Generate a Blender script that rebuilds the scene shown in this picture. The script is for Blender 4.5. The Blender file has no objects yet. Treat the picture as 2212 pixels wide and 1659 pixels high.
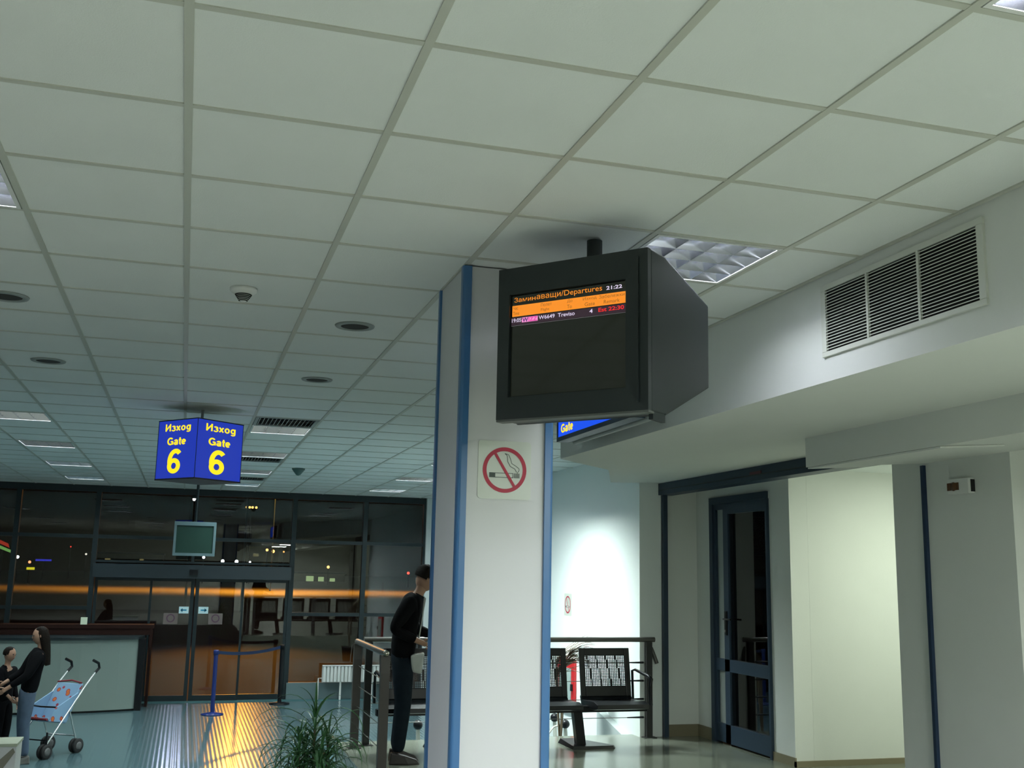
import bpy, bmesh, math, random
from mathutils import Vector, Matrix, Euler
random.seed(7)
SC = bpy.context.scene
COL = SC.collection
PI = math.pi

# ------------------------------------------------------------------ camera
HC = 1.65
FPX = 2283.744
yaw, pitch, roll = .2934, .1780, .0195
cy_, sy_, cp_, sp_ = math.cos(yaw), math.sin(yaw), math.cos(pitch), math.sin(pitch)
FD = Vector((sy_*cp_, cy_*cp_, sp_))
RR = Vector((cy_, -sy_, 0)); UU = RR.cross(FD)
R2 = RR*math.cos(roll) + UU*math.sin(roll)
U2 = -RR*math.sin(roll) + UU*math.cos(roll)
CAMP = Vector((0, 0, HC))
cd = bpy.data.cameras.new('camera'); cam = bpy.data.objects.new('camera', cd); COL.objects.link(cam)
cd.sensor_width = 36; cd.lens = FPX/2212*36; cd.clip_start = .05; cd.clip_end = 2000
M = Matrix.Identity(4)
for k, v in enumerate((R2, U2, -FD)):
    for j in range(3): M[j][k] = v[j]
M.translation = CAMP
cam.matrix_world = M
SC.camera = cam

# ------------------------------------------------------------------ world and exposure
w = bpy.data.worlds.new('night'); SC.world = w; w.use_nodes = True
bg = w.node_tree.nodes['Background']; bg.inputs[0].default_value = (.35, .22, .12, 1); bg.inputs[1].default_value = .005
SC.view_settings.view_transform = 'Standard'; SC.view_settings.look = 'None'
SC.view_settings.exposure = 0; SC.view_settings.gamma = 1; SC.view_settings.use_curve_mapping = False
LAMP_W = 58.0           # one recessed four-tube luminaire
NEARC = (.93, .94, 1.08)
FARC = (.78, 1.0, .93)
SODIUM = (1.0, .36, .03)

# ------------------------------------------------------------------ helpers
def proj(p):
    v = Vector(p) - CAMP; z = v.dot(FD)
    if z < .1: return None
    return 1106 + FPX*v.dot(R2)/z, 829.5 - FPX*v.dot(U2)/z
def ray(x, y): return (R2*((x-1106)/FPX) - U2*((y-829.5)/FPX) + FD)
def at(ax, val, x, y):
    d = ray(x, y); return CAMP + d*((val-CAMP[ax])/d[ax])

MATS = {}
def mat(name, col, rough=.6, metal=0., spec=.5, emit=None, es=1., bump=0., bscale=60., var=0., vscale=3., coat=0.):
    if name in MATS: return MATS[name]
    m = bpy.data.materials.new(name); m.use_nodes = True; nt = m.node_tree
    b = nt.nodes['Principled BSDF']
    b.inputs['Base Color'].default_value = (*col, 1); b.inputs['Roughness'].default_value = rough
    b.inputs['Metallic'].default_value = metal; b.inputs['Specular IOR Level'].default_value = spec
    b.inputs['Coat Weight'].default_value = coat
    if emit: b.inputs['Emission Color'].default_value = (*emit, 1); b.inputs['Emission Strength'].default_value = es
    if bump or var: tc = nt.nodes.new('ShaderNodeTexCoord')
    if bump:
        n = nt.nodes.new('ShaderNodeTexNoise'); n.inputs['Scale'].default_value = bscale; n.inputs['Detail'].default_value = 3
        bp = nt.nodes.new('ShaderNodeBump'); bp.inputs['Strength'].default_value = bump; bp.inputs['Distance'].default_value = .01
        nt.links.new(tc.outputs['Object'], n.inputs['Vector']); nt.links.new(n.outputs['Fac'], bp.inputs['Height']); nt.links.new(bp.outputs['Normal'], b.inputs['Normal'])
    if var:
        n = nt.nodes.new('ShaderNodeTexNoise'); n.inputs['Scale'].default_value = vscale; n.inputs['Detail'].default_value = 4
        mx = nt.nodes.new('ShaderNodeMix'); mx.data_type = 'RGBA'
        mx.inputs[6].default_value = (*[c*(1-var) for c in col], 1); mx.inputs[7].default_value = (*[min(1, c*(1+var)) for c in col], 1)
        nt.links.new(tc.outputs['Object'], n.inputs['Vector']); nt.links.new(n.outputs['Fac'], mx.inputs[0]); nt.links.new(mx.outputs[2], b.inputs['Base Color'])
    MATS[name] = m; return m

def glass_mat(name, tint=(.9, .95, .95), refl=1.0):
    m = bpy.data.materials.new(name); m.use_nodes = True; nt = m.node_tree; nt.nodes.clear()
    o = nt.nodes.new('ShaderNodeOutputMaterial'); mx = nt.nodes.new('ShaderNodeMixShader')
    t = nt.nodes.new('ShaderNodeBsdfTransparent'); t.inputs[0].default_value = (*tint, 1)
    g = nt.nodes.new('ShaderNodeBsdfGlossy'); g.inputs['Roughness'].default_value = .0; g.inputs[0].default_value = (refl, refl, refl, 1)
    f = nt.nodes.new('ShaderNodeFresnel'); f.inputs[0].default_value = 1.6
    nt.links.new(f.outputs[0], mx.inputs[0]); nt.links.new(t.outputs[0], mx.inputs[1]); nt.links.new(g.outputs[0], mx.inputs[2]); nt.links.new(mx.outputs[0], o.inputs[0])
    MATS[name] = m; return m

def emis(name, col, s):
    if name in MATS: return MATS[name]
    return mat(name, (.02, .02, .02), .5, emit=col, es=s)

WL = {}
def wl(o): return WL.get(o.name, Vector((0, 0, 0)))
class MB:
    def __init__(s): s.v = []; s.f = []; s.sm = []
    def _add(s, vs, fs, smooth=False):
        n = len(s.v); s.v += [Vector(v) for v in vs]; s.f += [tuple(i+n for i in f) for f in fs]; s.sm += [smooth]*len(fs); return s
    def box(s, a, b, M=None):
        (x0, y0, z0), (x1, y1, z1) = a, b
        vs = [Vector(p) for p in ((x0,y0,z0),(x1,y0,z0),(x1,y1,z0),(x0,y1,z0),(x0,y0,z1),(x1,y0,z1),(x1,y1,z1),(x0,y1,z1))]
        if M: vs = [M @ v for v in vs]
        return s._add(vs, [(0,3,2,1),(4,5,6,7),(0,1,5,4),(1,2,6,5),(2,3,7,6),(3,0,4,7)])
    def prism(s, poly, ax, a, b):
        # poly 2D in the two other axes, extruded along ax
        oth = [k for k in range(3) if k != ax]; n = len(poly); vs = []
        for t in (a, b):
            for p in poly:
                v = [0, 0, 0]; v[ax] = t; v[oth[0]] = p[0]; v[oth[1]] = p[1]; vs.append(v)
        fs = [tuple(range(n))[::-1], tuple(range(n, 2*n))] + [(i, (i+1) % n, n+(i+1) % n, n+i) for i in range(n)]
        return s._add(vs, fs)
    def hull(s, bot, top):
        n = len(bot)
        return s._add(list(bot)+list(top), [tuple(range(n))[::-1], tuple(range(n, 2*n))] + [(i, (i+1) % n, n+(i+1) % n, n+i) for i in range(n)])
    def tube(s, pts, r, n=8, caps=True):
        pts = [Vector(p) for p in pts]; rs = r if isinstance(r, (list, tuple)) else [r]*len(pts)
        base = []; up = None
        for i, p in enumerate(pts):
            d = (pts[min(i+1, len(pts)-1)] - pts[max(i-1, 0)]).normalized()
            if up is None: up = Vector((0, 0, 1)) if abs(d.z) < .9 else Vector((1, 0, 0))
            x = d.cross(up).normalized(); y = x.cross(d).normalized(); up = y
            base += [p + (x*math.cos(2*PI*k/n) + y*math.sin(2*PI*k/n))*rs[i] for k in range(n)]
        fs = []
        for i in range(len(pts)-1):
            for k in range(n): fs.append((i*n+k, i*n+(k+1) % n, (i+1)*n+(k+1) % n, (i+1)*n+k))
        s._add(base, fs, True)
        if caps:
            s._add(base[:n], [tuple(range(n))[::-1]]); s._add(base[-n:], [tuple(range(n))])
        return s
    def lathe(s, c, prof, n=24, M=None, smooth=True):
        vs = []
        for (r, z) in prof:
            for k in range(n): vs.append(Vector((r*math.cos(2*PI*k/n), r*math.sin(2*PI*k/n), z)))
        if M: vs = [M @ v for v in vs]
        vs = [v + Vector(c) for v in vs]
        fs = [(i*n+k, i*n+(k+1) % n, (i+1)*n+(k+1) % n, (i+1)*n+k) for i in range(len(prof)-1) for k in range(n)]
        fs += [tuple(range(n))[::-1], tuple(range((len(prof)-1)*n, len(prof)*n))]
        return s._add(vs, fs, smooth)
    def ball(s, c, r, n=12, m=8):
        rr = r if isinstance(r, (tuple, list)) else (r, r, r)
        prof = [(max(math.sin(PI*i/m), 1e-3), -math.cos(PI*i/m)) for i in range(m+1)]
        vs = []; c = Vector(c)
        for (a, z) in prof:
            for k in range(n): vs.append(c + Vector((a*math.cos(2*PI*k/n)*rr[0], a*math.sin(2*PI*k/n)*rr[1], z*rr[2])))
        return s._add(vs, [(i*n+k, i*n+(k+1) % n, (i+1)*n+(k+1) % n, (i+1)*n+k) for i in range(m) for k in range(n)], True)
    def build(s, name, m, parent=None, local=False, bevel=0.):
        lo = [min(v[k] for v in s.v) for k in range(3)]; hi = [max(v[k] for v in s.v) for k in range(3)]
        c = Vector([(lo[k]+hi[k])/2 for k in range(3)])
        if parent is None: c.z = lo[2]
        me = bpy.data.meshes.new(name); me.from_pydata([v-c for v in s.v], [], s.f); me.materials.append(m)
        me.polygons.foreach_set('use_smooth', s.sm)
        if bevel:
            bm = bmesh.new(); bm.from_mesh(me)
            bmesh.ops.bevel(bm, geom=[e for e in bm.edges if len(e.link_faces) == 2 and e.calc_face_angle(0) > .6], offset=bevel, segments=2, affect='EDGES', profile=.6, clamp_overlap=True)
            bm.to_mesh(me); bm.free()
        me.update()
        o = bpy.data.objects.new(name, me); COL.objects.link(o)
        if parent is not None:
            o.parent = parent; o.location = c if local else c - wl(parent)
        else: o.location = c
        WL[o.name] = c if not (parent is not None and local) else Vector((0, 0, 0))
        return o
def box(name, a, b, m, parent=None, local=False, bevel=0.): return MB().box(a, b).build(name, m, parent, local, bevel)
def tag(o, label=None, cat=None, group=None, kind=None):
    if label: o['label'] = label
    if cat: o['category'] = cat
    if group: o['group'] = group
    if kind: o['kind'] = kind
    return o
def thing(name, label, cat, loc, rz=0, group=None, kind=None):
    o = bpy.data.objects.new(name, None); COL.objects.link(o); o.location = loc; o.rotation_euler = (0, 0, rz)
    o.empty_display_size = .1; WL[o.name] = Vector(loc); tag(o, label, cat, group, kind); return o
def struct(o): o['kind'] = 'structure'; return o
def dup(o, parent=None):
    c = o.copy(); COL.objects.link(c)
    if parent is not None: c.parent = parent
    for ch in o.children: dup(ch, c)
    return c
def text_part(s, org, U, V, N, u0, u1, v0, v1, m, name, parent, bold=0., d=.0008):
    """glyph mesh of s, fitted to the rectangle u0..u1, v0..v1 of the plane org + u U + v V, standing d proud along N"""
    cu = bpy.data.curves.new(name, 'FONT'); cu.body = s; cu.offset = bold; cu.resolution_u = 4
    t = bpy.data.objects.new(name+'_tmp', cu); COL.objects.link(t)
    dg = bpy.context.evaluated_depsgraph_get(); me = bpy.data.meshes.new_from_object(t.evaluated_get(dg))
    bpy.data.objects.remove(t); bpy.data.curves.remove(cu)
    xs = [v.co.x for v in me.vertices]; ys = [v.co.y for v in me.vertices]
    x0, x1, y0, y1 = min(xs), max(xs), min(ys), max(ys)
    org, U, V, N = Vector(org), Vector(U), Vector(V), Vector(N)
    cc = org + U*((u0+u1)/2) + V*((v0+v1)/2)
    for v in me.vertices:
        a = u0 + (v.co.x-x0)/(x1-x0)*(u1-u0); b = v0 + (v.co.y-y0)/(y1-y0)*(v1-v0)
        v.co = org + U*a + V*b + N*d - cc
    me.materials.clear(); me.materials.append(m)
    o = bpy.data.objects.new(name, me); COL.objects.link(o)
    o.parent = parent; o.location = cc - (wl(parent) if parent is not None else Vector((0, 0, 0))); return o

def _arc(cx, cy, rx, ry, a0, a1, n=18): return [(cx+rx*math.cos(math.radians(a0+(a1-a0)*k/n)), cy+ry*math.sin(math.radians(a0+(a1-a0)*k/n))) for k in range(n+1)]
GLY = {
 'И': (.80, [[(.09, .0), (.09, 1)], [(.09, .12), (.60, .88)], [(.60, 0), (.60, 1)]]),
 'з': (.56, [_arc(.22, .53, .17, .13, 155, -90), _arc(.22, .22, .20, .18, 90, -155)]),
 'x': (.60, [[(.06, .03), (.46, .67)], [(.06, .67), (.46, .03)]]),
 'н': (.58, [[(.08, 0), (.08, .7)], [(.46, 0), (.46, .7)], [(.08, .37), (.46, .37)]]),
 'o': (.66, [_arc(.28, .35, .20, .28, 0, 360, 28)]),
 'g': (.62, [_arc(.26, .36, .18, .27, 0, 360, 26), [(.46, .70), (.46, -.02)], _arc(.26, -.03, .20, .16, 0, -150)]),
 'G': (.92, [_arc(.42, .5, .33, .42, 42, 318, 30), [(.46, .45), (.76, .45)], [(.73, .45), (.73, .04)]]),
 'a': (.62, [[(.43, .0), (.43, .46)], _arc(.25, .46, .18, .17, 0, 165), _arc(.24, .20, .17, .14, 0, 360, 22)]),
 't': (.40, [[(.16, .95), (.16, .18)], _arc(.28, .18, .12, .12, 180, 285, 8), [(.0, .64), (.34, .64)]]),
 'e': (.62, [_arc(.27, .35, .20, .28, 0, 318, 26), [(.08, .35), (.47, .35)]]),
 '6': (.70, [_arc(.31, .30, .21, .23, 0, 360, 30), _arc(.37, .50, .27, .43, 48, 205, 24)])}
def stroke_part(txt, org, U, V, N, u0, u1, v0, v1, m, name, parent, wd=.095, d=.0015):
    polys = []; x = 0
    for ch in txt:
        adv, st_ = GLY[ch]
        for pl_ in st_:
            p2 = [(x+a, b_) for a, b_ in pl_]; L_, R_ = [], []
            for k, (px, py) in enumerate(p2):
                a = Vector(p2[max(k-1, 0)]); b_ = Vector(p2[min(k+1, len(p2)-1)])
                if p2[0] == p2[-1] or (Vector(p2[0])-Vector(p2[-1])).length < 1e-4:
                    if k == 0: a = Vector(p2[-2])
                    if k == len(p2)-1: b_ = Vector(p2[1])
                t_ = (b_-a).normalized(); L_.append((px-t_.y*wd, py+t_.x*wd)); R_.append((px+t_.y*wd, py-t_.x*wd))
            polys += [[L_[k], L_[k+1], R_[k+1], R_[k]] for k in range(len(p2)-1)]
        x += adv
    xs_ = [p[0] for q in polys for p in q]; ys_ = [p[1] for q in polys for p in q]
    x0, x1, y0, y1 = min(xs_), max(xs_), min(ys_), max(ys_)
    org, U, V, N = map(Vector, (org, U, V, N)); g = MB()
    for k, q in enumerate(polys): g._add([org + U*(u0+(a-x0)/(x1-x0)*(u1-u0)) + V*(v0+(b_-y0)/(y1-y0)*(v1-v0)) + N*(d+.00002*(k % 5)) for a, b_ in q], [(0, 3, 2, 1)])
    return g.build(name, m, parent, local=True)
# ------------------------------------------------------------------ materials
M_tile = mat('ceiling tile', (.74, .77, .74), .9, bump=.15, bscale=220, var=.03)
M_bar = mat('grid bar', (.52, .53, .46), .38)
M_wall = mat('wall paint', (.70, .72, .68), .75, bump=.05, bscale=90, var=.025)
M_wallw = mat('white wall paint', (.80, .84, .82), .7, bump=.04, bscale=90)
M_col = mat('column panel', (.60, .61, .61), .5, bump=.03, bscale=40)
M_blue = mat('blue metal trim', (.05, .15, .32), .28)
M_bluedk = mat('blue frame paint', (.02, .04, .068), .45)
M_tan = mat('polished stone floor', (.185, .20, .16), .16, var=.2, vscale=1.5, bump=.02, bscale=6)
M_base = mat('stone baseboard', (.22, .19, .12), .4, var=.1)
M_dark = mat('dark aluminium', (.018, .03, .035), .35, metal=.3)
M_glass = glass_mat('window glass', (.86, .9, .9))
M_plast = mat('black plastic housing', (.014, .021, .022), .5, bump=.03, bscale=300)
M_mirror = mat('louver aluminium', (.66, .68, .72), .16, metal=1.)
M_white = mat('white enamel', (.72, .73, .70), .45)
M_black = mat('black metal', (.005, .006, .008), .35, spec=.3)
M_rail = mat('rail paint', (.16, .155, .14), .35, metal=.4)
M_chrome = mat('steel cable', (.55, .53, .5), .25, metal=1.)
M_hole = mat('dark cavity', (.012, .012, .012), .9)
M_grey = mat('grey enamel', (.30, .33, .31), .5)

# blue ribbed rubber floor
M_rub = bpy.data.materials.new('ribbed blue floor'); M_rub.use_nodes = True
nt = M_rub.node_tree; b = nt.nodes['Principled BSDF']; b.inputs['Base Color'].default_value = (.075, .13, .145, 1)
b.inputs['Roughness'].default_value = .15
tc = nt.nodes.new('ShaderNodeTexCoord'); wv = nt.nodes.new('ShaderNodeTexWave'); wv.wave_type = 'BANDS'; wv.bands_direction = 'X'
wv.inputs['Scale'].default_value = 6.0; wv.inputs['Distortion'].default_value = 0
bp = nt.nodes.new('ShaderNodeBump'); bp.inputs['Strength'].default_value = .16; bp.inputs['Distance'].default_value = .004
nz = nt.nodes.new('ShaderNodeTexNoise'); nz.inputs['Scale'].default_value = 9
bp2 = nt.nodes.new('ShaderNodeBump'); bp2.inputs['Strength'].default_value = .045; bp2.inputs['Distance'].default_value = .01
nt.links.new(tc.outputs['Object'], wv.inputs['Vector']); nt.links.new(wv.outputs['Fac'], bp.inputs['Height'])
nt.links.new(tc.outputs['Object'], nz.inputs['Vector']); nt.links.new(nz.outputs['Fac'], bp2.inputs['Height'])
nt.links.new(bp.outputs['Normal'], bp2.inputs['Normal']); nt.links.new(bp2.outputs['Normal'], b.inputs['Normal'])

# ------------------------------------------------------------------ grid numbers
CZ = 3.007
ZB = -.57
YG = 19.44
gx = lambda i: .6*(i-.1386)
gy = lambda j: .6*(j+4.204)
XL = -8.484     # left wall  (grid line -14)
XB = 2.68       # beam face
XW = 4.68       # white wall
YN = -6.0
SL = .14/2.27
sz = lambda x: 2.52 + (x-XB)*SL      # underside of the soffit

# ------------------------------------------------------------------ shell
struct(MB().prism([(XL-.3, YN), (XL-.3, 5.5), (1.54, 5.5), (1.54, 10.83), (5.6, 10.83), (5.6, 8.83), (8.3, 8.83), (8.3, YN)], 2, -.75, 0).build('floor', M_tan))
struct(box('floor.001', (XL-.3, 5.5, ZB-.2), (XW+.2, YG-.35, ZB), M_rub))
struct(box('trim_1', (XL-.3, YG-.35, ZB-.2), (XW+.2, YG+.25, ZB+.001), mat('entrance strip', (.04, .12, .13), .75)))
ceil = struct(MB().prism([(XL, YN), (XL, YG+.1), (XW+.2, YG+.1), (XW+.2, 7.7), (2.75, 7.7), (2.75, YN)], 2, 3.2, 3.3).build('ceiling', mat('plenum slab', (.2, .2, .2), .9)))
struct(box('wall_left', (XL-.3, YN, ZB), (XL, YG+.2, 3.3), M_wall))
struct(box('wall_front', (XL-.3, YN-.2, ZB), (8.3, YN, 3.3), M_wall))
struct(box('wall_back', (4.24, YG-.12, ZB), (XW, YG+.15, 3.2), M_wallw))
# beam and soffit on the right: one mass with a gently sloped underside
pl = [(XB, YN), (XB, 7.56), (3.52, 8.66), (4.2, 10.27), (4.55, 10.4), (5.36, 10.66), (5.36, 6.3), (6.8, 6.3), (6.8, YN)]
struct(MB().hull([(x, y, sz(x)) for x, y in pl], [(x, y, 3.3) for x, y in pl]).build('wall_right', M_wall))
# lower boxed-out bulkhead with access panel
bz = lambda x: 2.402 + (x-3.99)*.076
pb = [(3.99, YN), (3.99, 6.27), (4.97, 6.27), (4.97, YN)]
struct(MB().hull([(x, y, bz(x)) for x, y in pb], [(x, y, sz(x)+.02) for x, y in pb]).build('wall_right.001', M_wall))
pc = [(4.0, 4.93), (4.0, 6.262), (4.44, 6.262), (4.44, 4.93)]
ap = MB().hull([(x, y, bz(x)-.012) for x, y in pc], [(x, y, bz(x)-.002) for x, y in pc]).build('trim_2', M_wall); struct(ap)
# white wall beyond the rail
ww = struct(box('wall_right.002', (XW, 10.80, ZB), (XW+.2, YG, 3.3), M_wallw))
struct(box('wall_right.003', (XW, 10.62, -.1), (4.935, 10.80, 2.72), M_wallw))
struct(MB().prism([(10.86, -.56), (11.62, -.56), (11.62, .15), (10.86, -.02)], 0, XW-.09, XW-.002).build('trim_3', mat('stair side panel', (.5, .55, .54), .6)))
# recess behind the blue portal
struct(MB().prism([(10.62, 0), (10.62, 2.70), (8.73, 2.70), (8.73, 0), (9.10, 0), (9.10, 2.49), (10.27, 2.49), (10.27, 0)], 0, 5.36, 5.55).build('wall_right.004', M_wall))
struct(box('wall_right.005', (4.97, 10.62, 0), (5.56, 10.80, 2.72), M_wall))
struct(box('wall_right.006', (5.551, 8.73, -.01), (8.0, 9.0, 2.75), M_wall))
struct(box('wall_right.007', (8.0, 5.3, 0), (8.2, 9.0, 2.9), M_wallw))
struct(box('ceiling.001', (5.30, 6.2, 2.68), (8.1, 9.0, 2.9), M_wallw))
struct(box('wall_right.008', (4.95, 5.46, 0), (8.2, 6.64, 2.9), M_wall))
struct(box('wall_right.009', (6.6, YN, 0), (6.8, 5.46, 2.9), M_wall))
struct(box('trim_4', (4.925, 6.265, 0), (4.951, 6.295, 2.46), mat('dark blue strip', (.012, .03, .07), .4)))
struct(box('baseboard_right', (5.345, 10.28, 0), (5.36, 10.62, .12), M_base))
struct(box('baseboard_right.001', (5.345, 8.712, 0), (5.36, 9.09, .08), M_base))
struct(box('baseboard_right.002', (5.345, 8.712, 0), (7.6, 8.73, .05), M_base))
struct(box('baseboard_right.003', (4.97, 10.605, 0), (5.345, 10.62, .12), M_base))
# blue portal frame on X = 4.95
pf = thing('portal_frame', 'dark blue metal portal frame around the recess with the glass door', 'frame', (4.95, 10.6, 0))
box('jamb', (4.935, 10.56, 0), (4.985, 10.61, 2.53), M_bluedk, pf)
box('lintel', (4.90, 6.64, 2.53), (5.06, 10.61, 2.655), M_bluedk, pf)
box('lintel_lip', (4.895, 6.64, 2.575), (4.90, 10.6, 2.585), M_dark, pf)
box('rating_plate', (4.893, 8.42, 2.585), (4.9, 8.62, 2.61), mat('faded red plate', (.10, .03, .04), .5), pf)

# ------------------------------------------------------------------ ceiling tiles and grid
lights = {}      # (i,j) -> (label, colour, power factor)
L = lambda i, j, s, c, p: lights.__setitem__((i, j), (s, c, p))
L(3, 2, 'square louvred ceiling light with bright glints beside the hanging monitor', NEARC, .3)
L(3, -2, 'square ceiling light glowing white in the upper right corner', NEARC, 2.1)
L(-2, 2, 'square louvred ceiling light cut by the left picture edge', NEARC, .8)
L(-3, 13, 'half lit louvred ceiling light left of the gate sign, nearest of its row', FARC, .8)
L(-3, 17, 'second louvred ceiling light of the left row, below the nearest one', FARC, .7)
L(-3, 21, 'third louvred ceiling light of the left row toward the glass wall', FARC, .7)
L(-3, 25, 'farthest louvred ceiling light of the left row by the glass wall', FARC, .7)
L(1, 13, 'bright louvred ceiling light directly behind the slatted vent right of the gate sign', FARC, .9)
L(1, 17, 'second louvred ceiling light right of the gate sign', FARC, .7)
L(1, 21, 'third louvred ceiling light, low right of the gate sign', FARC, .7)
L(1, 25, 'farthest ceiling light of the row beside the gate sign bottom', FARC, .7)
L(5, 21, 'long bright ceiling light touching the blue column edge', FARC, .8)
L(5, 25, 'thin bright ceiling light near the glass wall left of the column', FARC, .8)
L(5, 15, 'louvred ceiling light hidden by the column, washing the white wall', (.86, 1, .96), 8.0)
L(5, 17, 'louvred ceiling light hidden behind the column over the lower hall', FARC, .8)
L(-7, 13, 'louvred ceiling light beyond the left picture edge over the lower hall', FARC, .7)
L(-7, 21, 'louvred ceiling light beyond the left picture edge near the glass wall', FARC, .7)
L(-2, -6, 'louvred ceiling light behind the camera on the left', NEARC, 2.1)
L(3, -6, 'louvred ceiling light behind the camera on the right', NEARC, 2.1)
L(-2, -2, 'louvred ceiling light above the camera on the left', NEARC, 2.1)
L(-7, -2, 'louvred ceiling light left of the camera out of view', NEARC, 2.1)
L(-7, 4, 'louvred ceiling light far left out of view', NEARC, 1.5)
vents = {(1, 12): 'slatted square ceiling vent in front of the bright light right of the gate sign',
         (1, 18): 'slatted square air vent behind the second light right of the gate sign',
         (1, 23): 'slatted square air vent low beside the gate sign near the glass wall'}
disks = {(1, 5): 'nearest round ceiling air outlet, right of the smoke detector', (1, 8): 'round ceiling air outlet above right of the gate sign',
         (-2, 5): 'round ceiling air outlet cut by the left picture edge', (-2, 8): 'round ceiling air outlet above left of the gate sign'}
tiles = []
for i in range(-14, 8):
    for j in range(-14, 29):
        x0, x1, y0, y1 = gx(i)+.009, gx(i+1)-.009, gy(j)+.009, gy(j+1)-.009
        if y0 < YN or y0 > YG-.1: continue
        y1 = min(y1, YG-.08)
        if x0 > XB-.02 and y0 < 7.5: continue
        if y1 <= 7.58: x1 = min(x1, XB)
        x1 = min(x1, XW)
        if x1-x0 < .03 or (i, j) in lights or (i, j) in vents: continue
        q = proj(((x0+x1)/2, (y0+y1)/2, CZ))
        vis = q is not None and -150 < q[0] < 2360 and -150 < q[1] < 1100
        d = ((x0+x1)/2)**2 + ((y0+y1)/2)**2
        tiles.append((0 if vis else 1, d, x0, x1, y0, y1))
tiles.sort()
tm = None; rest = MB(); nt_ = 0
for vflag, d, x0, x1, y0, y1 in tiles:
    if vflag == 0 and nt_ < 300:
        full = abs(x1-x0-.582) < .002 and abs(y1-y0-.582) < .002
        c = Vector(((x0+x1)/2, (y0+y1)/2, CZ+.0125))
        if full and tm is not None:
            o = bpy.data.objects.new('ceiling_tile', tm); COL.objects.link(o); o.parent = ceil; o.location = c - wl(ceil)
        else:
            o = box('ceiling_tile', (x0, y0, CZ+.005), (x1, y1, CZ+.02), M_tile, ceil, bevel=.002)
            if full: tm = o.data
        nt_ += 1
    else: rest.box((x0, y0, CZ+.005), (x1, y1, CZ+.02))
o = rest.build('ceiling_tile_field', M_tile, ceil); o['kind'] = 'stuff'
for i in range(-14, 9):
    x = gx(i)
    if x > XW: continue
    y0 = 7.7 if x > XB else YN
    box('grid_runner', (x-.0125, y0, CZ), (x+.0125, YG-.05, CZ+.022), M_bar, ceil)
for j in range(-14, 29):
    y = gy(j)
    if y < YN or y > YG-.1: continue
    box('grid_cross_bar', (XL, y-.0115, CZ+.001), (XB if y < 7.6 else XW, y+.0115, CZ+.021), M_bar, ceil)
box('edge_angle', (XB-.02, YN, CZ-.002), (XB-.001, 7.55, CZ+.02), M_bar, ceil)

# ------------------------------------------------------------------ luminaires
def luminaire():
    t = thing('ceiling_light', 'x', 'ceiling light', (0, 0, CZ))
    a = .284
    f = MB()
    for s in (-1, 1):
        f.box((-a, s*(a-.008)-.008, -.001), (a, s*(a-.008)+.008, .012)); f.box((s*(a-.008)-.008, -a+.016, -.001), (s*(a-.008)+.008, a-.016, .012))
    f.build('frame', M_white, t, local=True)
    h = MB()
    for s in (-1, 1):
        h.box((-a, s*(a-.003)-.003, .012), (a, s*(a-.003)+.003, .12)); h.box((s*(a-.003)-.003, -a+.006, .012), (s*(a-.003)+.003, a-.006, .12))
    h.box((-a, -a, .12), (a, a, .125)); h.build('housing', M_grey, t, local=True)
    lm_ = None
    for k in range(5):
        p = -a+.016 + k*(2*a-.032)/4
        if lm_ is None:
            o = MB().prism([(-.013, .045), (.013, .045), (.0015, .002), (-.0015, .002)], 0, -a+.017, a-.017).build('louver_blade', M_mirror, t, local=True); lm_ = o.data; o.location.y = p
        else:
            o = bpy.data.objects.new('louver_blade', lm_); COL.objects.link(o); o.parent = t; o.location = (0, p, .0235)
        o2 = bpy.data.objects.new('louver_blade', lm_); COL.objects.link(o2); o2.parent = t; o2.location = (p, 0, .0237); o2.rotation_euler = (0, 0, PI/2)
    for k in range(4):
        p = (-1.5+k)*.134
        MB().tube([(p, -.27, .102), (p, .27, .102)], .008, 8).build('tube', emis('fluorescent tube', (.9, 1, 1), 40), t, local=True)
    return t
proto = luminaire()
first = True
for (i, j), (lab, colr, pw) in lights.items():
    o = proto if first else dup(proto)
    first = False
    o.location = (gx(i+.5), gy(j+.5), CZ); o['label'] = lab; o['group'] = 'recessed louvred ceiling lights'; o['category'] = 'ceiling light'
    la = bpy.data.lights.new('tube_glow', 'AREA'); la.shape = 'SQUARE'; la.size = .52; la.energy = LAMP_W*pw; la.color = colr
    lo = bpy.data.objects.new('tube_glow', la); COL.objects.link(lo); lo.parent = o; lo.location = (0, 0, .062)
    if (i, j) == (5, 15): o.scale = (1, 1, 1.35)
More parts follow.
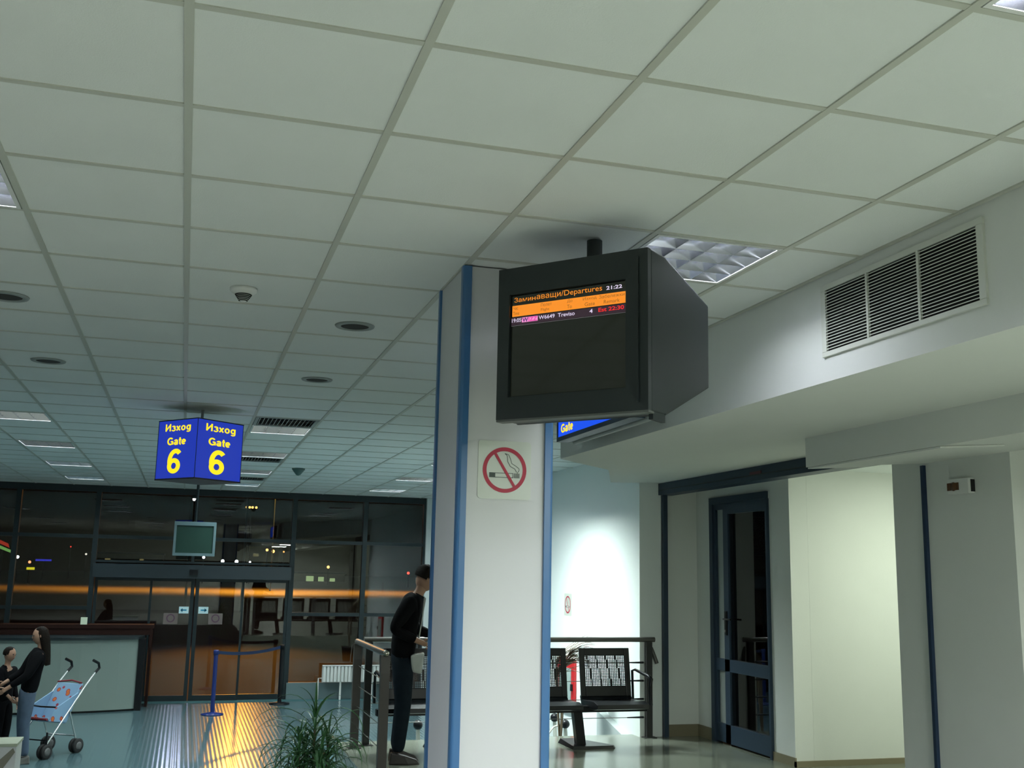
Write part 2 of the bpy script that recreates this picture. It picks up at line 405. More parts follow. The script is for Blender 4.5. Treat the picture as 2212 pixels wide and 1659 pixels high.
# corridor lamp behind the portal
cl = thing('ceiling_light', 'ceiling light of the side corridor lighting the bright wall, out of view', 'ceiling light', (6.6, 7.2, 2.68), group='recessed louvred ceiling lights')
box('frame', (6.3, 6.9, 2.655), (6.9, 7.5, 2.679), M_white, cl); box('diffuser', (6.33, 6.93, 2.650), (6.87, 7.47, 2.654), emis('lamp diffuser', (1, 1, .9), 6), cl)
la = bpy.data.lights.new('lamp_glow', 'AREA'); la.size = .5; la.energy = 38; la.color = (.90, 1, .82)
lo = bpy.data.objects.new('lamp_glow', la); COL.objects.link(lo); lo.location = (6.6, 7.2, 2.645)
for yy, ww, nn in ((1.0, 200, 'near'), (-2.5, 250, 'far')):  # added unseen fill lights: their floor bounce brightens the soffit
    dl = thing('ceiling_light', 'added unseen fill light under the soffit right of the camera, %s one' % nn, 'ceiling light', (3.4, yy, 2.53), group='added soffit fill lights')
    box('frame', (3.1, yy-.3, sz(3.1)-.03), (3.7, yy+.3, sz(3.1)+.01), M_white, dl); box('diffuser', (3.13, yy-.27, sz(3.1)-.036), (3.67, yy+.27, sz(3.1)-.031), emis('lamp diffuser', (1, 1, .9), 6), dl)
    la = bpy.data.lights.new('lamp_glow', 'AREA'); la.size = .5; la.energy = ww; la.color = (.92, 1, .92)
    lo = bpy.data.objects.new('lamp_glow', la); COL.objects.link(lo); lo.location = (3.4, yy, sz(3.1)-.045)

# slatted ceiling vents
def vent():
    t = thing('ceiling_vent', 'x', 'vent', (0, 0, CZ)); a = .284
    f = MB()
    for s in (-1, 1): f.box((-a, s*(a-.015)-.015, -.002), (a, s*(a-.015)+.015, .012)); f.box((s*(a-.015)-.015, -a+.03, -.002), (s*(a-.015)+.015, a-.03, .012))
    f.build('frame', M_grey, t, local=True); box('duct', (-a, -a, .06), (a, a, .07), M_hole, t, local=True)
    me = None
    for k in range(14):
        p = -a+.045 + k*(2*a-.09)/13
        if me is None: ob = MB().prism([(-.008, .0), (-.005, 0), (.009, .016), (.006, .016)], 1, -a+.03, a-.03).build('slat', M_grey, t, local=True); me = ob.data; ob.location.x = p
        else: ob = bpy.data.objects.new('slat', me); COL.objects.link(ob); ob.parent = t; ob.location = (p, 0, .008)
    return t
vp = None
for (i, j), lab in vents.items():
    o = vent() if vp is None else dup(vp); vp = vp or o
    o.location = (gx(i+.5), gy(j+.5), CZ); o['label'] = lab; o['group'] = 'slatted ceiling vents'
for (i, j), lab in disks.items():
    c = (gx(i+.5)+.01, gy(j+.5), CZ+.004)
    t = thing('ceiling_outlet', lab, 'air outlet', c, group='round ceiling outlets')
    MB().lathe(c, [(.112, 0), (.108, -.007), (.082, -.009), (.078, -.001)], 32).build('rim', M_grey, t)
    MB().lathe(c, [(.078, -.0005), (.078, -.004), (.05, -.006), (.001, -.006)], 32).build('grille', mat('dark speaker mesh', (.045, .04, .035), .8, bump=.4, bscale=400), t)
c = (gx(.5)-.03, gy(4.5), CZ+.004)
t = thing('smoke_detector', 'white conical smoke detector on the ceiling with dark slots', 'detector', c)
MB().lathe(c, [(.066, 0), (.066, -.012), (.060, -.020), (.044, -.026), (.040, -.030)], 32).build('base', M_white, t)
MB().lathe(c, [(.040, -.03), (.036, -.034), (.020, -.062), (.012, -.066), (.001, -.067)], 32).build('cone', M_white, t)
for k in range(5):
    r = .0405-.0045*k; z = -.032-.007*k
    MB().lathe((c[0], c[1], c[2]+z), [(r+.0012, 0), (r-.0015, -.0035)], 28).build('slot', M_hole, t)
c = (gx(2.5)-.02, gy(20.1), CZ+.004)
t = thing('smoke_detector', 'small dark detector on the far ceiling between gate sign and column', 'detector', c)
MB().lathe(c, [(.09, 0), (.085, -.02), (.03, -.09), (.001, -.1)], 16).build('cone', mat('teal plastic', (.06, .12, .11), .5), t)

# ------------------------------------------------------------------ column
cx0, cx1, cy0, cy1 = 1.10, 1.535, 4.42, 4.92
ct = thing('column', 'square white panelled column with blue corner strips and a no smoking sign', 'column', ((cx0+cx1)/2, (cy0+cy1)/2, 0))
box('panel', (cx0+.012, cy0+.012, 0), (cx1-.012, cy1-.012, CZ-.002), M_col, ct)
for sx, sy in ((0, 0), (1, 0), (0, 1), (1, 1)):
    x = cx0 if sx == 0 else cx1; y = cy0 if sy == 0 else cy1
    dx = 1 if sx == 0 else -1; dy = 1 if sy == 0 else -1
    poly = [(x+dx*.040, y), (x+dx*.014, y)] + [(x+dx*(.014-.014*math.sin(a)), y+dy*(.014-.014*math.cos(a))) for a in (PI/8, PI/4, 3*PI/8)] + [(x, y+dy*.014), (x, y+dy*.040), (x+dx*.012, y+dy*.040), (x+dx*.012, y+dy*.012), (x+dx*.040, y+dy*.012)]
    MB().prism(poly, 2, 0, CZ-.003).build('corner_strip', M_blue, ct)
# no smoking signs
def nosmoke(name, lab, org, U, V, N, s, thick=.003):
    org, U, V, N = map(Vector, (org, U, V, N))
    t = thing(name, lab, 'sign', org)
    def P(u, v, d): return org + U*(u*s) + V*(v*s) + N*d
    def plate(poly, d0, d1, nm, m): MB().hull([P(u, v, d0) for u, v in poly], [P(u, v, d1) for u, v in poly]).build(nm, m, t)
    pts = []
    for qx, qy, a0 in ((1, 1, 0), (-1, 1, 90), (-1, -1, 180), (1, -1, 270)):
        for k in range(5): a = math.radians(a0+k*22.5); pts.append((qx*.50+.07*math.cos(a), qy*.53+.07*math.sin(a)))
    red = mat('sign red', (.42, .02, .05), .5); ink = mat('sign ink', (.04, .06, .05), .5)
    plate(pts, .0005, thick, 'plate', mat('sign film', (.58, .62, .55), .35))
    g = MB(); n = 48
    for k in range(n):
        a, b2 = 2*PI*k/n, 2*PI*(k+1)/n
        q = [(.47*math.cos(a), .47*math.sin(a)), (.47*math.cos(b2), .47*math.sin(b2)), (.39*math.cos(b2), .39*math.sin(b2)), (.39*math.cos(a), .39*math.sin(a))]
        g._add([P(u, v, thick+.0012) for u, v in q], [(0, 1, 2, 3)])
    g.build('prohibition_ring', red, t)
    g = MB(); a = math.radians(-58); ca, sa = math.cos(a), math.sin(a)
    q = [(-.41*ca-.03*sa*-1, -.41*sa-.03*ca), (.41*ca+.03*sa, .41*sa-.03*ca), (.41*ca-.03*sa, .41*sa+.03*ca), (-.41*ca-.03*sa, -.41*sa+.03*ca)]
    g._add([P(u, v, thick+.0018) for u, v in q], [(0, 1, 2, 3)]); g.build('slash', red, t)
    g = MB()
    def rq(u0, v0, u1, v1): g._add([P(u, v, thick+.0008) for u, v in ((u0, v0), (u1, v0), (u1, v1), (u0, v1))], [(0, 1, 2, 3)])
    rq(-.33, -.16, -.20, -.06); rq(-.2, -.072, .19, -.06); rq(-.2, -.16, .19, -.148); rq(.178, -.16, .19, -.06)
    for k in range(4): rq(.21+k*.03, -.16, .228+k*.03, -.06)
    def pl(pp, wd=.006):
        for (ax, ay), (bx, by) in zip(pp, pp[1:]):
            d = Vector((bx-ax, by-ay)).normalized(); nx, ny = -d.y*wd, d.x*wd
            g._add([P(u, v, thick+.0008) for u, v in ((ax-nx, ay-ny), (bx-nx, by-ny), (bx+nx, by+ny), (ax+nx, ay+ny))], [(0, 1, 2, 3)])
    pl([(0, .34), (.05, .30), (.06, .18), (.12, .08), (.22, .03), (.26, -.04)]); pl([(0, .34), (.08, .32), (.12, .24), (.15, .14), (.24, .09), (.31, .04), (.31, -.0), (.27, -.06)])
    g.build('cigarette_drawing', ink, t)
    return t
nosmoke('no_smoking_sign', 'square no smoking sign with red ring on the column front', (1.312, cy0+.012, 2.098), (1, 0, 0), (0, 0, 1), (0, -1, 0), .212)
nosmoke('no_smoking_sign', 'small no smoking sign on the bright white wall beyond the rail', (XW, at(0, XW, 1227, 1306).y, 1.285), (0, -1, 0), (0, 0, 1), (-1, 0, 0), .23)

# ------------------------------------------------------------------ hanging departures monitor (local frame: x along front, y back, z up)
A = -.848; W_ = .6492
FL = Vector((1.1262, 3.9365, 0)); nU = Vector((math.cos(A), math.sin(A), 0)); nB = Vector((-math.sin(A), math.cos(A), 0))
z0, z1 = 2.2417, 2.8487
mt = thing('departures_monitor', 'large black boxed monitor hanging from the ceiling showing the departures list', 'monitor', FL + Vector((0, 0, z0)), A)
Mm = Matrix.Translation(FL) @ Matrix.Rotation(A, 4, 'Z')
H = z1-z0
prof = [(.03, 0), (.15, .004), (.16, .0), (.60, .174), (.605, .52), (.155, H+.006), (.03, H)]
MB().prism(prof, 0, 0, W_).build('housing', M_plast, mt, local=True, bevel=.006)
su0, su1, sv0, sv1 = .048, .556, .088, .500
bz_ = MB()      # bezel ring with a stepped recess around the screen
outer = [(0, 0), (W_, 0), (W_, H), (0, H)]; inner = [(su0, sv0), (su1, sv0), (su1, sv1), (su0, sv1)]
vs = [(u, .0, v) for u, v in outer] + [(u, .006, v) for u, v in inner] + [(u, .028, v) for u, v in outer] + [(u, .028, v) for u, v in inner]
bz_._add(vs, [(0, 1, 5, 4), (1, 2, 6, 5), (2, 3, 7, 6), (3, 0, 4, 7), (4, 5, 13, 12), (5, 6, 14, 13), (6, 7, 15, 14), (7, 4, 12, 15), (1, 0, 8, 9), (2, 1, 9, 10), (3, 2, 10, 11), (0, 3, 11, 8)])
bz_.build('bezel', mat('bezel plastic', (.016, .023, .024), .38), mt, local=True)
box('bezel_ridge', (.604, -.006, .03), (.612, .002, H-.03), mat('bezel plastic', (0, 0, 0)), mt, local=True)
box('bottom_lip', (0, .002, -.008), (W_, .05, 0), mat('grey lip', (.10, .11, .10), .5), mt, local=True)
scr = MB(); nu, nv = 12, 10
for a in range(nu+1):
    for b3 in range(nv+1):
        u = su0+.004+(su1-su0-.008)*a/nu; v = sv0+.004+(sv1-sv0-.008)*b3/nv
        scr.v.append(Vector((u, .020, v)))
for a in range(nu):
    for b3 in range(nv): scr.f.append((a*(nv+1)+b3, (a+1)*(nv+1)+b3, (a+1)*(nv+1)+b3+1, a*(nv+1)+b3+1)); scr.sm.append(True)
M_scr = mat('picture tube glass', (.008, .010, .009), .06, emit=(.010, .012, .008), es=.6)
so = scr.build('screen', M_scr, mt, local=True)
SW, SH = su1-su0, sv1-sv0
def sb(name, u0, u1, v0, v1, m, par=so, d=.0195):
    MB()._add([(su0+u*SW, d, sv1-v*SH) for u, v in ((u0, v1), (u1, v1), (u1, v0), (u0, v0))], [(0, 1, 2, 3)]).build(name, m, mt if par is None else mt, local=True)
orange = emis('screen orange', (1.0, .30, .018), .95); brown = emis('screen brown', (.30, .10, .01), .9); wht = emis('screen white', (.75, .66, .85), 1.); redm = emis('screen red', (.85, .02, .02), 1.)
sb('heading_band', .012, .992, .105, .213, orange); sb('row_rule', .005, .99, .302, .304, emis('rule grey', (.25, .22, .25), 1))
sb('row_back', .005, .99, .222, .297, emis('row back', (.030, .014, .024), 1), d=.0197)
def st(s, u0, u1, v0, v1, m, bold=.0, name='screen_text'):
    t_ = text_part(s, (0, 0, 0), (1, 0, 0), (0, 0, 1), (0, -1, 0), su0+u0*SW, su0+u1*SW, sv1-v1*SH, sv1-v0*SH, m, name, None, bold, d=-.0190)
    t_.parent = mt; return t_
st('Зами', .03, .181, .027, .073, orange, 0); st('аващи/Departures', .231, .795, .018, .086, orange, 0)
stroke_part('н', (0, 0, 0), (1, 0, 0), (0, 0, 1), (0, -1, 0), su0+.190*SW, su0+.221*SW, sv1-.073*SH, sv1-.0395*SH, orange, 'screen_text', mt, .055, d=-.0190)
st('21:22', .83, .96, .036, .071, wht, .02)
for s, a, b3 in (('Час', .022, .065), ('Полет', .27, .365), ('До', .50, .545), ('Изход', .635, .75), ('Забележки', .77, .98)): st(s, a, b3, .114, .146, brown, 0)
for s, a, b3 in (('Time', .02, .075), ('Flight', .27, .345), ('To', .50, .54), ('Gate', .65, .735), ('Remark', .81, .94)): st(s, a, b3, .164, .198, brown, 0)
st('19:05', .01, .095, .232, .27, wht, .01); st('W6649', .252, .392, .232, .27, wht, .01); st('Treviso', .42, .565, .232, .27, wht, .01)
st('4', .69, .717, .232, .27, wht, .02); st('Est 22:30', .765, .975, .232, .27, redm, .02)
sb('airline_mark', .10, .243, .23, .278, emis('mark pink', (.9, .30, .62), 1.), d=.0193)
st('W', .105, .16, .234, .275, emis('mark violet', (.12, .015, .18), 1.), .03).location.y -= .0006
st('IZZ', .162, .238, .234, .275, emis('mark magenta', (.8, .03, .35), 1.), .02).location.y -= .0006
pole = MB().tube([(W_/2-.035, .27, H-.03), (W_/2-.035, .27, CZ-z0-.004)], .032, 20)
pole.build('pole', M_plast, mt, local=True)
box('bracket', (.628, .05, -.028), (.645, .16, .01), M_plast, mt, local=True)

# ------------------------------------------------------------------ gate cube
gc = Vector((.062, 9.49, 2.379)); gs = .496; gh = .511; ga = -.095+PI/4
gt = thing('gate_sign', 'lit blue cube sign with yellow lettering for gate 6 hanging from the ceiling', 'sign', gc, ga)
blue_e = emis('sign blue glow', (.012, .035, .42), 1.0); yel = emis('sign yellow glow', (1.0, .78, .01), 1.1)
h2 = gs/2
box('light_box', (-h2, -h2, .012), (h2, h2, gh-.008), blue_e, gt, local=True)
box('bottom_plate', (-h2-.004, -h2-.004, 0), (h2+.004, h2+.004, .012), mat('dark plate', (.05, .04, .05), .4), gt, local=True)
box('top_plate', (-h2-.004, -h2-.004, gh-.008), (h2+.004, h2+.004, gh), M_dark, gt, local=True)
for a in range(4):
    Rz = Matrix.Rotation(a*PI/2, 3, 'Z'); org = Rz @ Vector((-h2, -h2-.0, 0)); U = Rz @ Vector((1, 0, 0)); N = Rz @ Vector((0, -1, 0))
    for s, u0, u1, v0, v1, bo in (('Изxog', .18, .83, .775, .935, .085), ('Gate', .25, .73, .565, .70, .10), ('6', .29, .63, .08, .50, .095)):
        stroke_part(s, org, U, (0, 0, 1), N, u0*gs, u1*gs, .012+v0*gh*.97, .012+v1*gh*.97, yel, 'lettering', gt, bo)
    MB().tube([org+N*.001+Vector((0, 0, .012)), org+N*.001+Vector((0, 0, gh-.008))], .003, 6).build('corner_profile', M_bluedk, gt, local=True)
MB().tube([(0, 0, gh), (0, 0, CZ-gc.z-.003)], .012, 12).build('hanger', M_grey, gt, local=True)

# second lit gate sign along the beam
g2 = thing('gate_sign', 'long blue lit gate sign under the beam, mostly behind the hanging monitor', 'sign', (2.45, 6.2, 2.58))
box('light_box', (2.462, 5.70, 2.60), (2.53, 6.96, 2.90), M_bluedk, g2); box('lit_face', (2.45, 5.70, 2.60), (2.461, 6.96, 2.90), emis('sign blue glow bright', (.006, .08, .85), 1.), g2)
fr = MB(); fr.box((2.445, 5.67, 2.57), (2.535, 6.98, 2.60)); fr.box((2.445, 5.67, 2.90), (2.535, 6.98, 2.92)); fr.box((2.445, 5.67, 2.60), (2.535, 5.70, 2.90)); fr.box((2.445, 6.96, 2.60), (2.535, 6.98, 2.90)); fr.build('frame', M_bluedk, g2)
stroke_part('Gate', (0, .76, .02), (0, -1, 0), (0, 0, 1), (-1, 0, 0), .06, .30, .022, .085, yel, 'lettering', g2, .10, .002)
stroke_part('Изxog', (0, .76, .02), (0, -1, 0), (0, 0, 1), (-1, 0, 0), .06, .36, .115, .20, yel, 'lettering', g2, .085, .002)
MB().tube([(2.565, 5.62, 2.575), (2.565, 6.93, 2.575)], .022, 12).build('lamp_tube', mat('grey conduit', (.33, .36, .33), .4), g2)
for y in (5.9, 6.7): MB().tube([(2.49, y, 2.92), (2.49, y, CZ-.002)], .008, 8).build('hanger', M_grey, g2)

# far monitor
fm = thing('hanging_monitor', 'small grey switched off monitor hanging before the glass wall above the entrance', 'monitor', (.12, 16, 1.82))
MB().hull([(-.17, 16, 1.82), (.41, 16, 1.82), (.36, 16.42, 1.9), (-.12, 16.42, 1.9)], [(-.17, 16, 2.305), (.41, 16, 2.305), (.36, 16.42, 2.22), (-.12, 16.42, 2.22)]).build('housing', mat('grey monitor shell', (.08, .12, .125), .5), fm, bevel=.008)
b4 = MB()
for a, b3 in (((-.17, 1.82), (.41, 1.86)), ((-.17, 2.25), (.41, 2.305)), ((-.17, 1.86), (-.135, 2.25)), ((.375, 1.86), (.41, 2.25))): b4.box((a[0], 15.975, a[1]), (b3[0], 16.0, b3[1]))
b4.build('bezel', mat('grey bezel', (.10, .16, .175), .4), fm)
box('screen', (-.135, 15.99, 1.86), (.375, 15.998, 2.25), mat('grey picture tube', (.02, .05, .04), .15, spec=.25), fm)
MB().tube([(.12, 16.2, 2.2), (.12, 16.2, CZ-.002)], .02, 12).build('pole', M_dark, fm)

# ------------------------------------------------------------------ wall grille
wg = thing('wall_grille', 'white framed rectangular air grille with thin slats on the beam face', 'vent', (XB, 3.5, 2.63))
ya, yb, za, zb_ = 3.04, 4.00, 2.652, 2.932
f = MB()
f.box((XB-.012, ya-.035, za-.022), (XB+.001, yb+.035, za)); f.box((XB-.012, ya-.035, zb_), (XB+.001, yb+.035, zb_+.025)); f.box((XB-.012, ya-.035, za), (XB+.001, ya, zb_)); f.box((XB-.012, yb, za), (XB+.001, yb+.035, zb_))
f.build('frame', mat('grille enamel', (.62, .64, .57), .45), wg, bevel=.002)
box('dark_backing', (XB-.002, ya, za), (XB-.0005, yb, zb_), M_hole, wg)
for y in (ya+.325, ya+.655): box('mullion', (XB-.014, y-.006, za), (XB-.003, y+.006, zb_), mat('grille enamel', (0,)*3), wg)
sm_ = None
for k in range(20):
    z = za+.008 + k*(zb_-za-.012)/19.5
    if sm_ is None: o = MB().prism([(XB-.0115, z-.0005), (XB-.011, z+.0035), (XB-.003, z+.0065), (XB-.0035, z+.0025)], 1, ya, yb).build('slat', mat('grille enamel', (0,)*3), wg); sm_ = o.data; ref = o.location.copy(); zr = z
    else: o = bpy.data.objects.new('slat', sm_); COL.objects.link(o); o.parent = wg; o.location = ref + Vector((0, 0, z-zr))

# alarm box on pillar
ab = thing('alarm_box', 'small white wall alarm box with brown lens high on the right pillar', 'alarm', (4.95, 5.87, 2.22))
box('case', (4.90, 5.79, 2.235), (4.951, 5.99, 2.335), M_white, ab, bevel=.004)
MB().lathe((4.899, 5.93, 2.285), [(.03, 0), (.028, .006), (.001, .007)], 20, Matrix.Rotation(-PI/2, 3, 'Y')).build('brown_lens', mat('brown lens', (.10, .04, .01), .3), ab)
box('brown_strip', (4.896, 5.88, 2.26), (4.9, 5.99, 2.31), mat('brown lens', (0,)*3), ab)
box('dark_window', (4.92, 5.785, 2.245), (4.952, 5.79, 2.325), M_hole, ab)

# ------------------------------------------------------------------ recess glass door (X = 5.36 plane)
dr = thing('door_2', None, None, (5.36, 9.7, 0), kind='structure')
f = MB(); X0, X1 = 5.33, 5.42
f.box((X0, 10.20, 0), (X1, 10.27, 2.49)); f.box((X0, 9.10, 2.42), (X1, 10.20, 2.49)); f.box((X0, 9.09, 0), (X1, 9.12, 2.42)); f.build('door_frame', M_bluedk, dr)
lf = MB(); X0, X1 = 5.35, 5.40
lf.box((X0, 10.16, .02), (X1, 10.2, 2.42)); lf.box((X0, 9.90, .02), (X1, 10.0, 2.42)); lf.box((X0, 9.12, 2.31), (X1, 9.9, 2.42)); lf.box((X0, 9.12, .02), (X1, 10.16, .20)); lf.box((X0, 9.12, .72), (X1, 10.16, .84)); lf.box((X0, 9.12, .2), (X1, 9.14, 2.31)); lf.box((X0, 10.0, 2.36), (X1, 10.16, 2.42))
lf.build('door_leaf', M_bluedk, dr)
box('side_reflection', (5.375, 10.0, .2), (5.385, 10.16, 2.36), M_grey, dr)  # pale strip painted in for glazing that reflects white
box('glass_pane', (5.37, 9.14, .84), (5.378, 9.9, 2.31), M_glass, dr); box('glass_pane', (5.37, 9.14, .2), (5.378, 9.9, .72), M_glass, dr)
box('inner_reflection', (5.40, 9.78, .2), (5.44, 9.86, 2.31), M_grey, dr)  # second pale strip, a white reflection in the glass made solid
hd = box('lock_plate', (5.335, 9.93, 1.08), (5.35, 9.97, 1.32), M_black, dr)
MB().tube([(5.33, 9.95, 1.24), (5.31, 9.95, 1.24), (5.31, 9.80, 1.24)], .009, 8).build('lever', M_black, hd)
MB().lathe((5.333, 9.95, 1.12), [(.014, 0), (.014, .004)], 12, Matrix.Rotation(-PI/2, 3, 'Y')).build('keyhole', M_rail, hd)

# ------------------------------------------------------------------ glass curtain wall
gw = thing('window_1', None, None, (0, YG, ZB), kind='structure')
vx = [XL, -6.9, -5.5, -4.1, -2.72, -1.47, .14, 1.84, 3.12, 4.24]
zt = 2.15
MB().box((XL, YG-.05, 2.90), (4.24, YG+.1, CZ+.02)).build('head_beam', M_dark, gw)
for x in vx:
    if x in (.14,): MB().box((x-.025, YG-.04, 1.75), (x+.025, YG+.08, 2.9)).build('mullion', M_dark, gw)
    else: MB().box((x-.04, YG-.05, ZB), (x+.04, YG+.08, 2.9)).build('mullion', M_dark, gw)
for a, b3 in zip(vx, vx[1:]):
    a += .03; b3 -= .03
    rows = [ZB+.06, .96 if b3 < 0 else .88, zt, 2.9]
    box('transom', (a, YG-.03, zt-.03), (b3, YG+.06, zt+.03), M_dark, gw)
    if -1.5 < a < 1.8:
        rows = [1.76, zt, 2.9]
    else:
        box('transom', (a, YG-.03, rows[1]-.03), (b3, YG+.06, rows[1]+.03), M_dark, gw)
        rows[0] = -.29
        box('parapet_panel', (a-.02, YG-.08, ZB), (b3+.02, YG+.08, -.29), mat('parapet paint', (.13, .19, .20), .5), gw)
    for c, d in zip(rows, rows[1:]): box('pane', (a, YG+.01, c+.02), (b3, YG+.018, d-.02), M_glass, gw)
# automatic door in the middle
ad = thing('door_1', None, None, (.2, YG, ZB), kind='structure')
box('operator_box', (-1.45, YG-.22, 1.47), (1.82, YG+.06, 1.70), mat('door operator', (.03, .045, .055), .25, metal=.3), ad)
box('top_rail', (-1.45, YG-.1, 1.72), (1.82, YG+.05, 1.76), M_dark, ad)
box('motion_sensor', (.10, YG-.26, 1.53), (.24, YG-.22, 1.62), M_black, ad)
def leaf(x0, x1, y, wl_=.035, wr=.035):
    lf = MB(); zb0, zb1 = ZB+.005, 1.47
    lf.box((x0, y-.02, zb0), (x0+wl_, y+.02, zb1)); lf.box((x1-wr, y-.02, zb0), (x1, y+.02, zb1)); lf.box((x0+wl_, y-.02, zb0), (x1-wr, y+.02, zb0+.09)); lf.box((x0+wl_, y-.02, zb1-.05), (x1-wr, y+.02, zb1))
    o = lf.build('door_leaf', M_dark, ad)
    box('pane', (x0+wl_, y-.003, zb0+.09), (x1-wr, y+.003, zb1-.05), M_glass, o)
    return o
l1 = leaf(-1.42, -.50, YG, .05, .03); l2 = leaf(-.52, .20, YG-.06, .03, .06); l3 = leaf(.22, 1.03, YG-.06, .06, .03); l4 = leaf(1.01, 1.80, YG, .03, .05)
def sticker(x0, x1, za, zc, m, name, par):
    return box(name, (x0, YG-.072, za), (x1, YG-.069, zc), m, par)
wst = mat('white sticker', (.55, .75, .78), .5); bst = mat('blue arrow', (.02, .25, .42), .5); fst = mat('faded sticker', (.16, .13, .12), .5); fst2 = mat('faded print', (.10, .05, .08), .5)
for x0, x1, sgn, par in ((-.03, .13, -1, l2), (.29, .455, 1, l3)):
    sticker(x0, x1, .88, .995, wst, 'arrow_sticker', par)
    g = MB(); xc = (x0+x1)/2; zc = .937; y = YG-.0745
    g._add([(xc-.045, y, zc-.012), (xc+.045, y, zc-.012), (xc+.045, y, zc+.012), (xc-.045, y, zc+.012)], [(0, 1, 2, 3)])
    g._add([(xc+sgn*.06, y, zc), (xc+sgn*.02, y, zc+.034), (xc+sgn*.02, y, zc-.034)], [(0, 1, 2)]); g.build('arrow', bst, par)
for x0, x1, par in ((-.275, -.04, l2), (.465, .70, l3)):
    sticker(x0, x1, .70, .885, fst, 'notice_sticker', par)
    g = MB(); y = YG-.0745; xc, zc = (x0+x1)/2, .80
    for k in range(20):
        a, b3 = 2*PI*k/20, 2*PI*(k+1)/20
        g._add([(xc+.07*math.cos(a), y, zc+.07*math.sin(a)), (xc+.07*math.cos(b3), y, zc+.07*math.sin(b3)), (xc+.05*math.cos(b3), y, zc+.05*math.sin(b3)), (xc+.05*math.cos(a), y, zc+.05*math.sin(a))], [(0, 1, 2, 3)])
    g.build('faded_ring', fst2, par)

# radiator
rd = thing('radiator', 'white ribbed panel radiator standing low before the glass wall', 'radiator', (2.95, 19.2, ZB))
box('back_panel', (2.44, 19.20, -.27), (3.50, 19.25, .01), M_white, rd)
fm_ = None
for k in range(17):
    x = 2.455 + k*.0625
    if fm_ is None: o = box('rib', (x, 19.165, -.265), (x+.045, 19.20, .005), M_white, rd, bevel=.008); fm_ = o.data; rf = o.location.copy()
    else: o = bpy.data.objects.new('rib', fm_); COL.objects.link(o); o.parent = rd; o.location = rf + Vector((k*.0625, 0, 0))
box('top_grille', (2.44, 19.16, .005), (3.5, 19.25, .02), M_white, rd)
for x in (2.75, 3.3): box('foot', (x, 19.19, ZB+.001), (x+.03, 19.23, -.27), M_white, rd)
MB().tube([(2.44, 19.21, -.2), (2.38, 19.21, -.2), (2.38, 19.21, ZB+.002)], .01, 8).build('pipe', M_white, rd)

# ------------------------------------------------------------------ stanchions with belt
def stanchion(x, y, m, lab, h=.97):
    t = thing('stanchion', lab, 'stanchion', (x, y, ZB))
    MB().lathe((x, y, ZB+.002), [(.17, 0), (.17, .012), (.06, .03), (.035, .04)], 32).build('base', m, t)
    MB().tube([(x, y, ZB+.03), (x, y, ZB+h-.07)], .032, 16).build('post', m, t)
    MB().lathe((x, y, ZB+h-.075), [(.04, 0), (.042, .06), (.036, .075)], 20).build('cassette', m, t)
    return t
M_sb = mat('stanchion blue', (.012, .03, .17), .3)
s1 = stanchion(.575, 17.55, M_sb, 'blue barrier post with round base standing before the automatic door')
s2 = stanchion(1.69, 18.75, M_black, 'black barrier post at the right side of the automatic door')
bl = MB(); n = 14; prev = None
for k in range(n+1):
    t_ = k/n; x = .61+(1.655-.61)*t_; y = 17.585+(18.715-17.585)*t_; z = ZB+.93 - .05*4*t_*(1-t_)
    bl.v += [Vector((x, y, z-.024)), Vector((x, y, z+.024)), Vector((x-.002, y+.002, z-.024)), Vector((x-.002, y+.002, z+.024))]
for k in range(n):
    a = k*4; b3 = a+4; bl.f += [(a, b3, b3+1, a+1), (a+3, b3+3, b3+2, a+2)]; bl.sm += [False]*2
bl.build('belt', mat('blue belt', (.010, .03, .09), .6), s1)

# ------------------------------------------------------------------ check-in counter
ctr = thing('service_counter', 'long curved counter with pale grey front and dark top at the left', 'counter', (-2, 18.1, ZB))
def arc(y_off=0, n=16):
    out = []
    for k in range(n+1):
        x = -5.0 + (4.4)*k/n
        y = 17.93 + .28*max(0, (x+1.9)/1.3)**2 if x > -1.9 else 17.93
        out.append((x, y+y_off))
    return out
fa, fb = arc(0), arc(.03)
MB().prism(fa+fb[::-1], 2, ZB+.03, .52).build('front_panel', mat('counter front', (.25, .31, .28), .4), ctr)
MB().prism(arc(.03)+arc(.06)[::-1], 2, ZB, ZB+.03).build('plinth', M_black, ctr)
MB().prism(arc(-.05)+[(-.52, 18.62), (-5, 18.62)], 2, .52, .56).build('worktop', M_dark, ctr)
box('end_panel', (-.60, 18.19, ZB), (-.50, 18.6, .52), M_black, ctr)
bd = thing('back_desk', 'dark red wooden desk top behind the pale counter', 'desk', (-2.5, 18.85, ZB))
box('desk_top', (-5, 18.66, .66), (-.40, 19.1, .72), mat('dark red wood', (.018, .005, .003), .6, spec=.2), bd); box('desk_side', (-.46, 18.66, ZB), (-.42, 19.1, .66), mat('dark red wood', (0,)*3), bd); box('desk_front', (-4.95, 18.67, .56), (-.46, 18.69, .66), mat('dark red wood', (0,)*3), bd)
cd_ = tag(MB().box((-1.53, 18.70, .721), (-1.43, 18.72, .835)).build('desk_card', emis('glowing card', (.30, .42, .32), 1.)), 'small pale glowing upright card standing on the dark desk behind the counter', 'card')  # card brightness is put in as emission

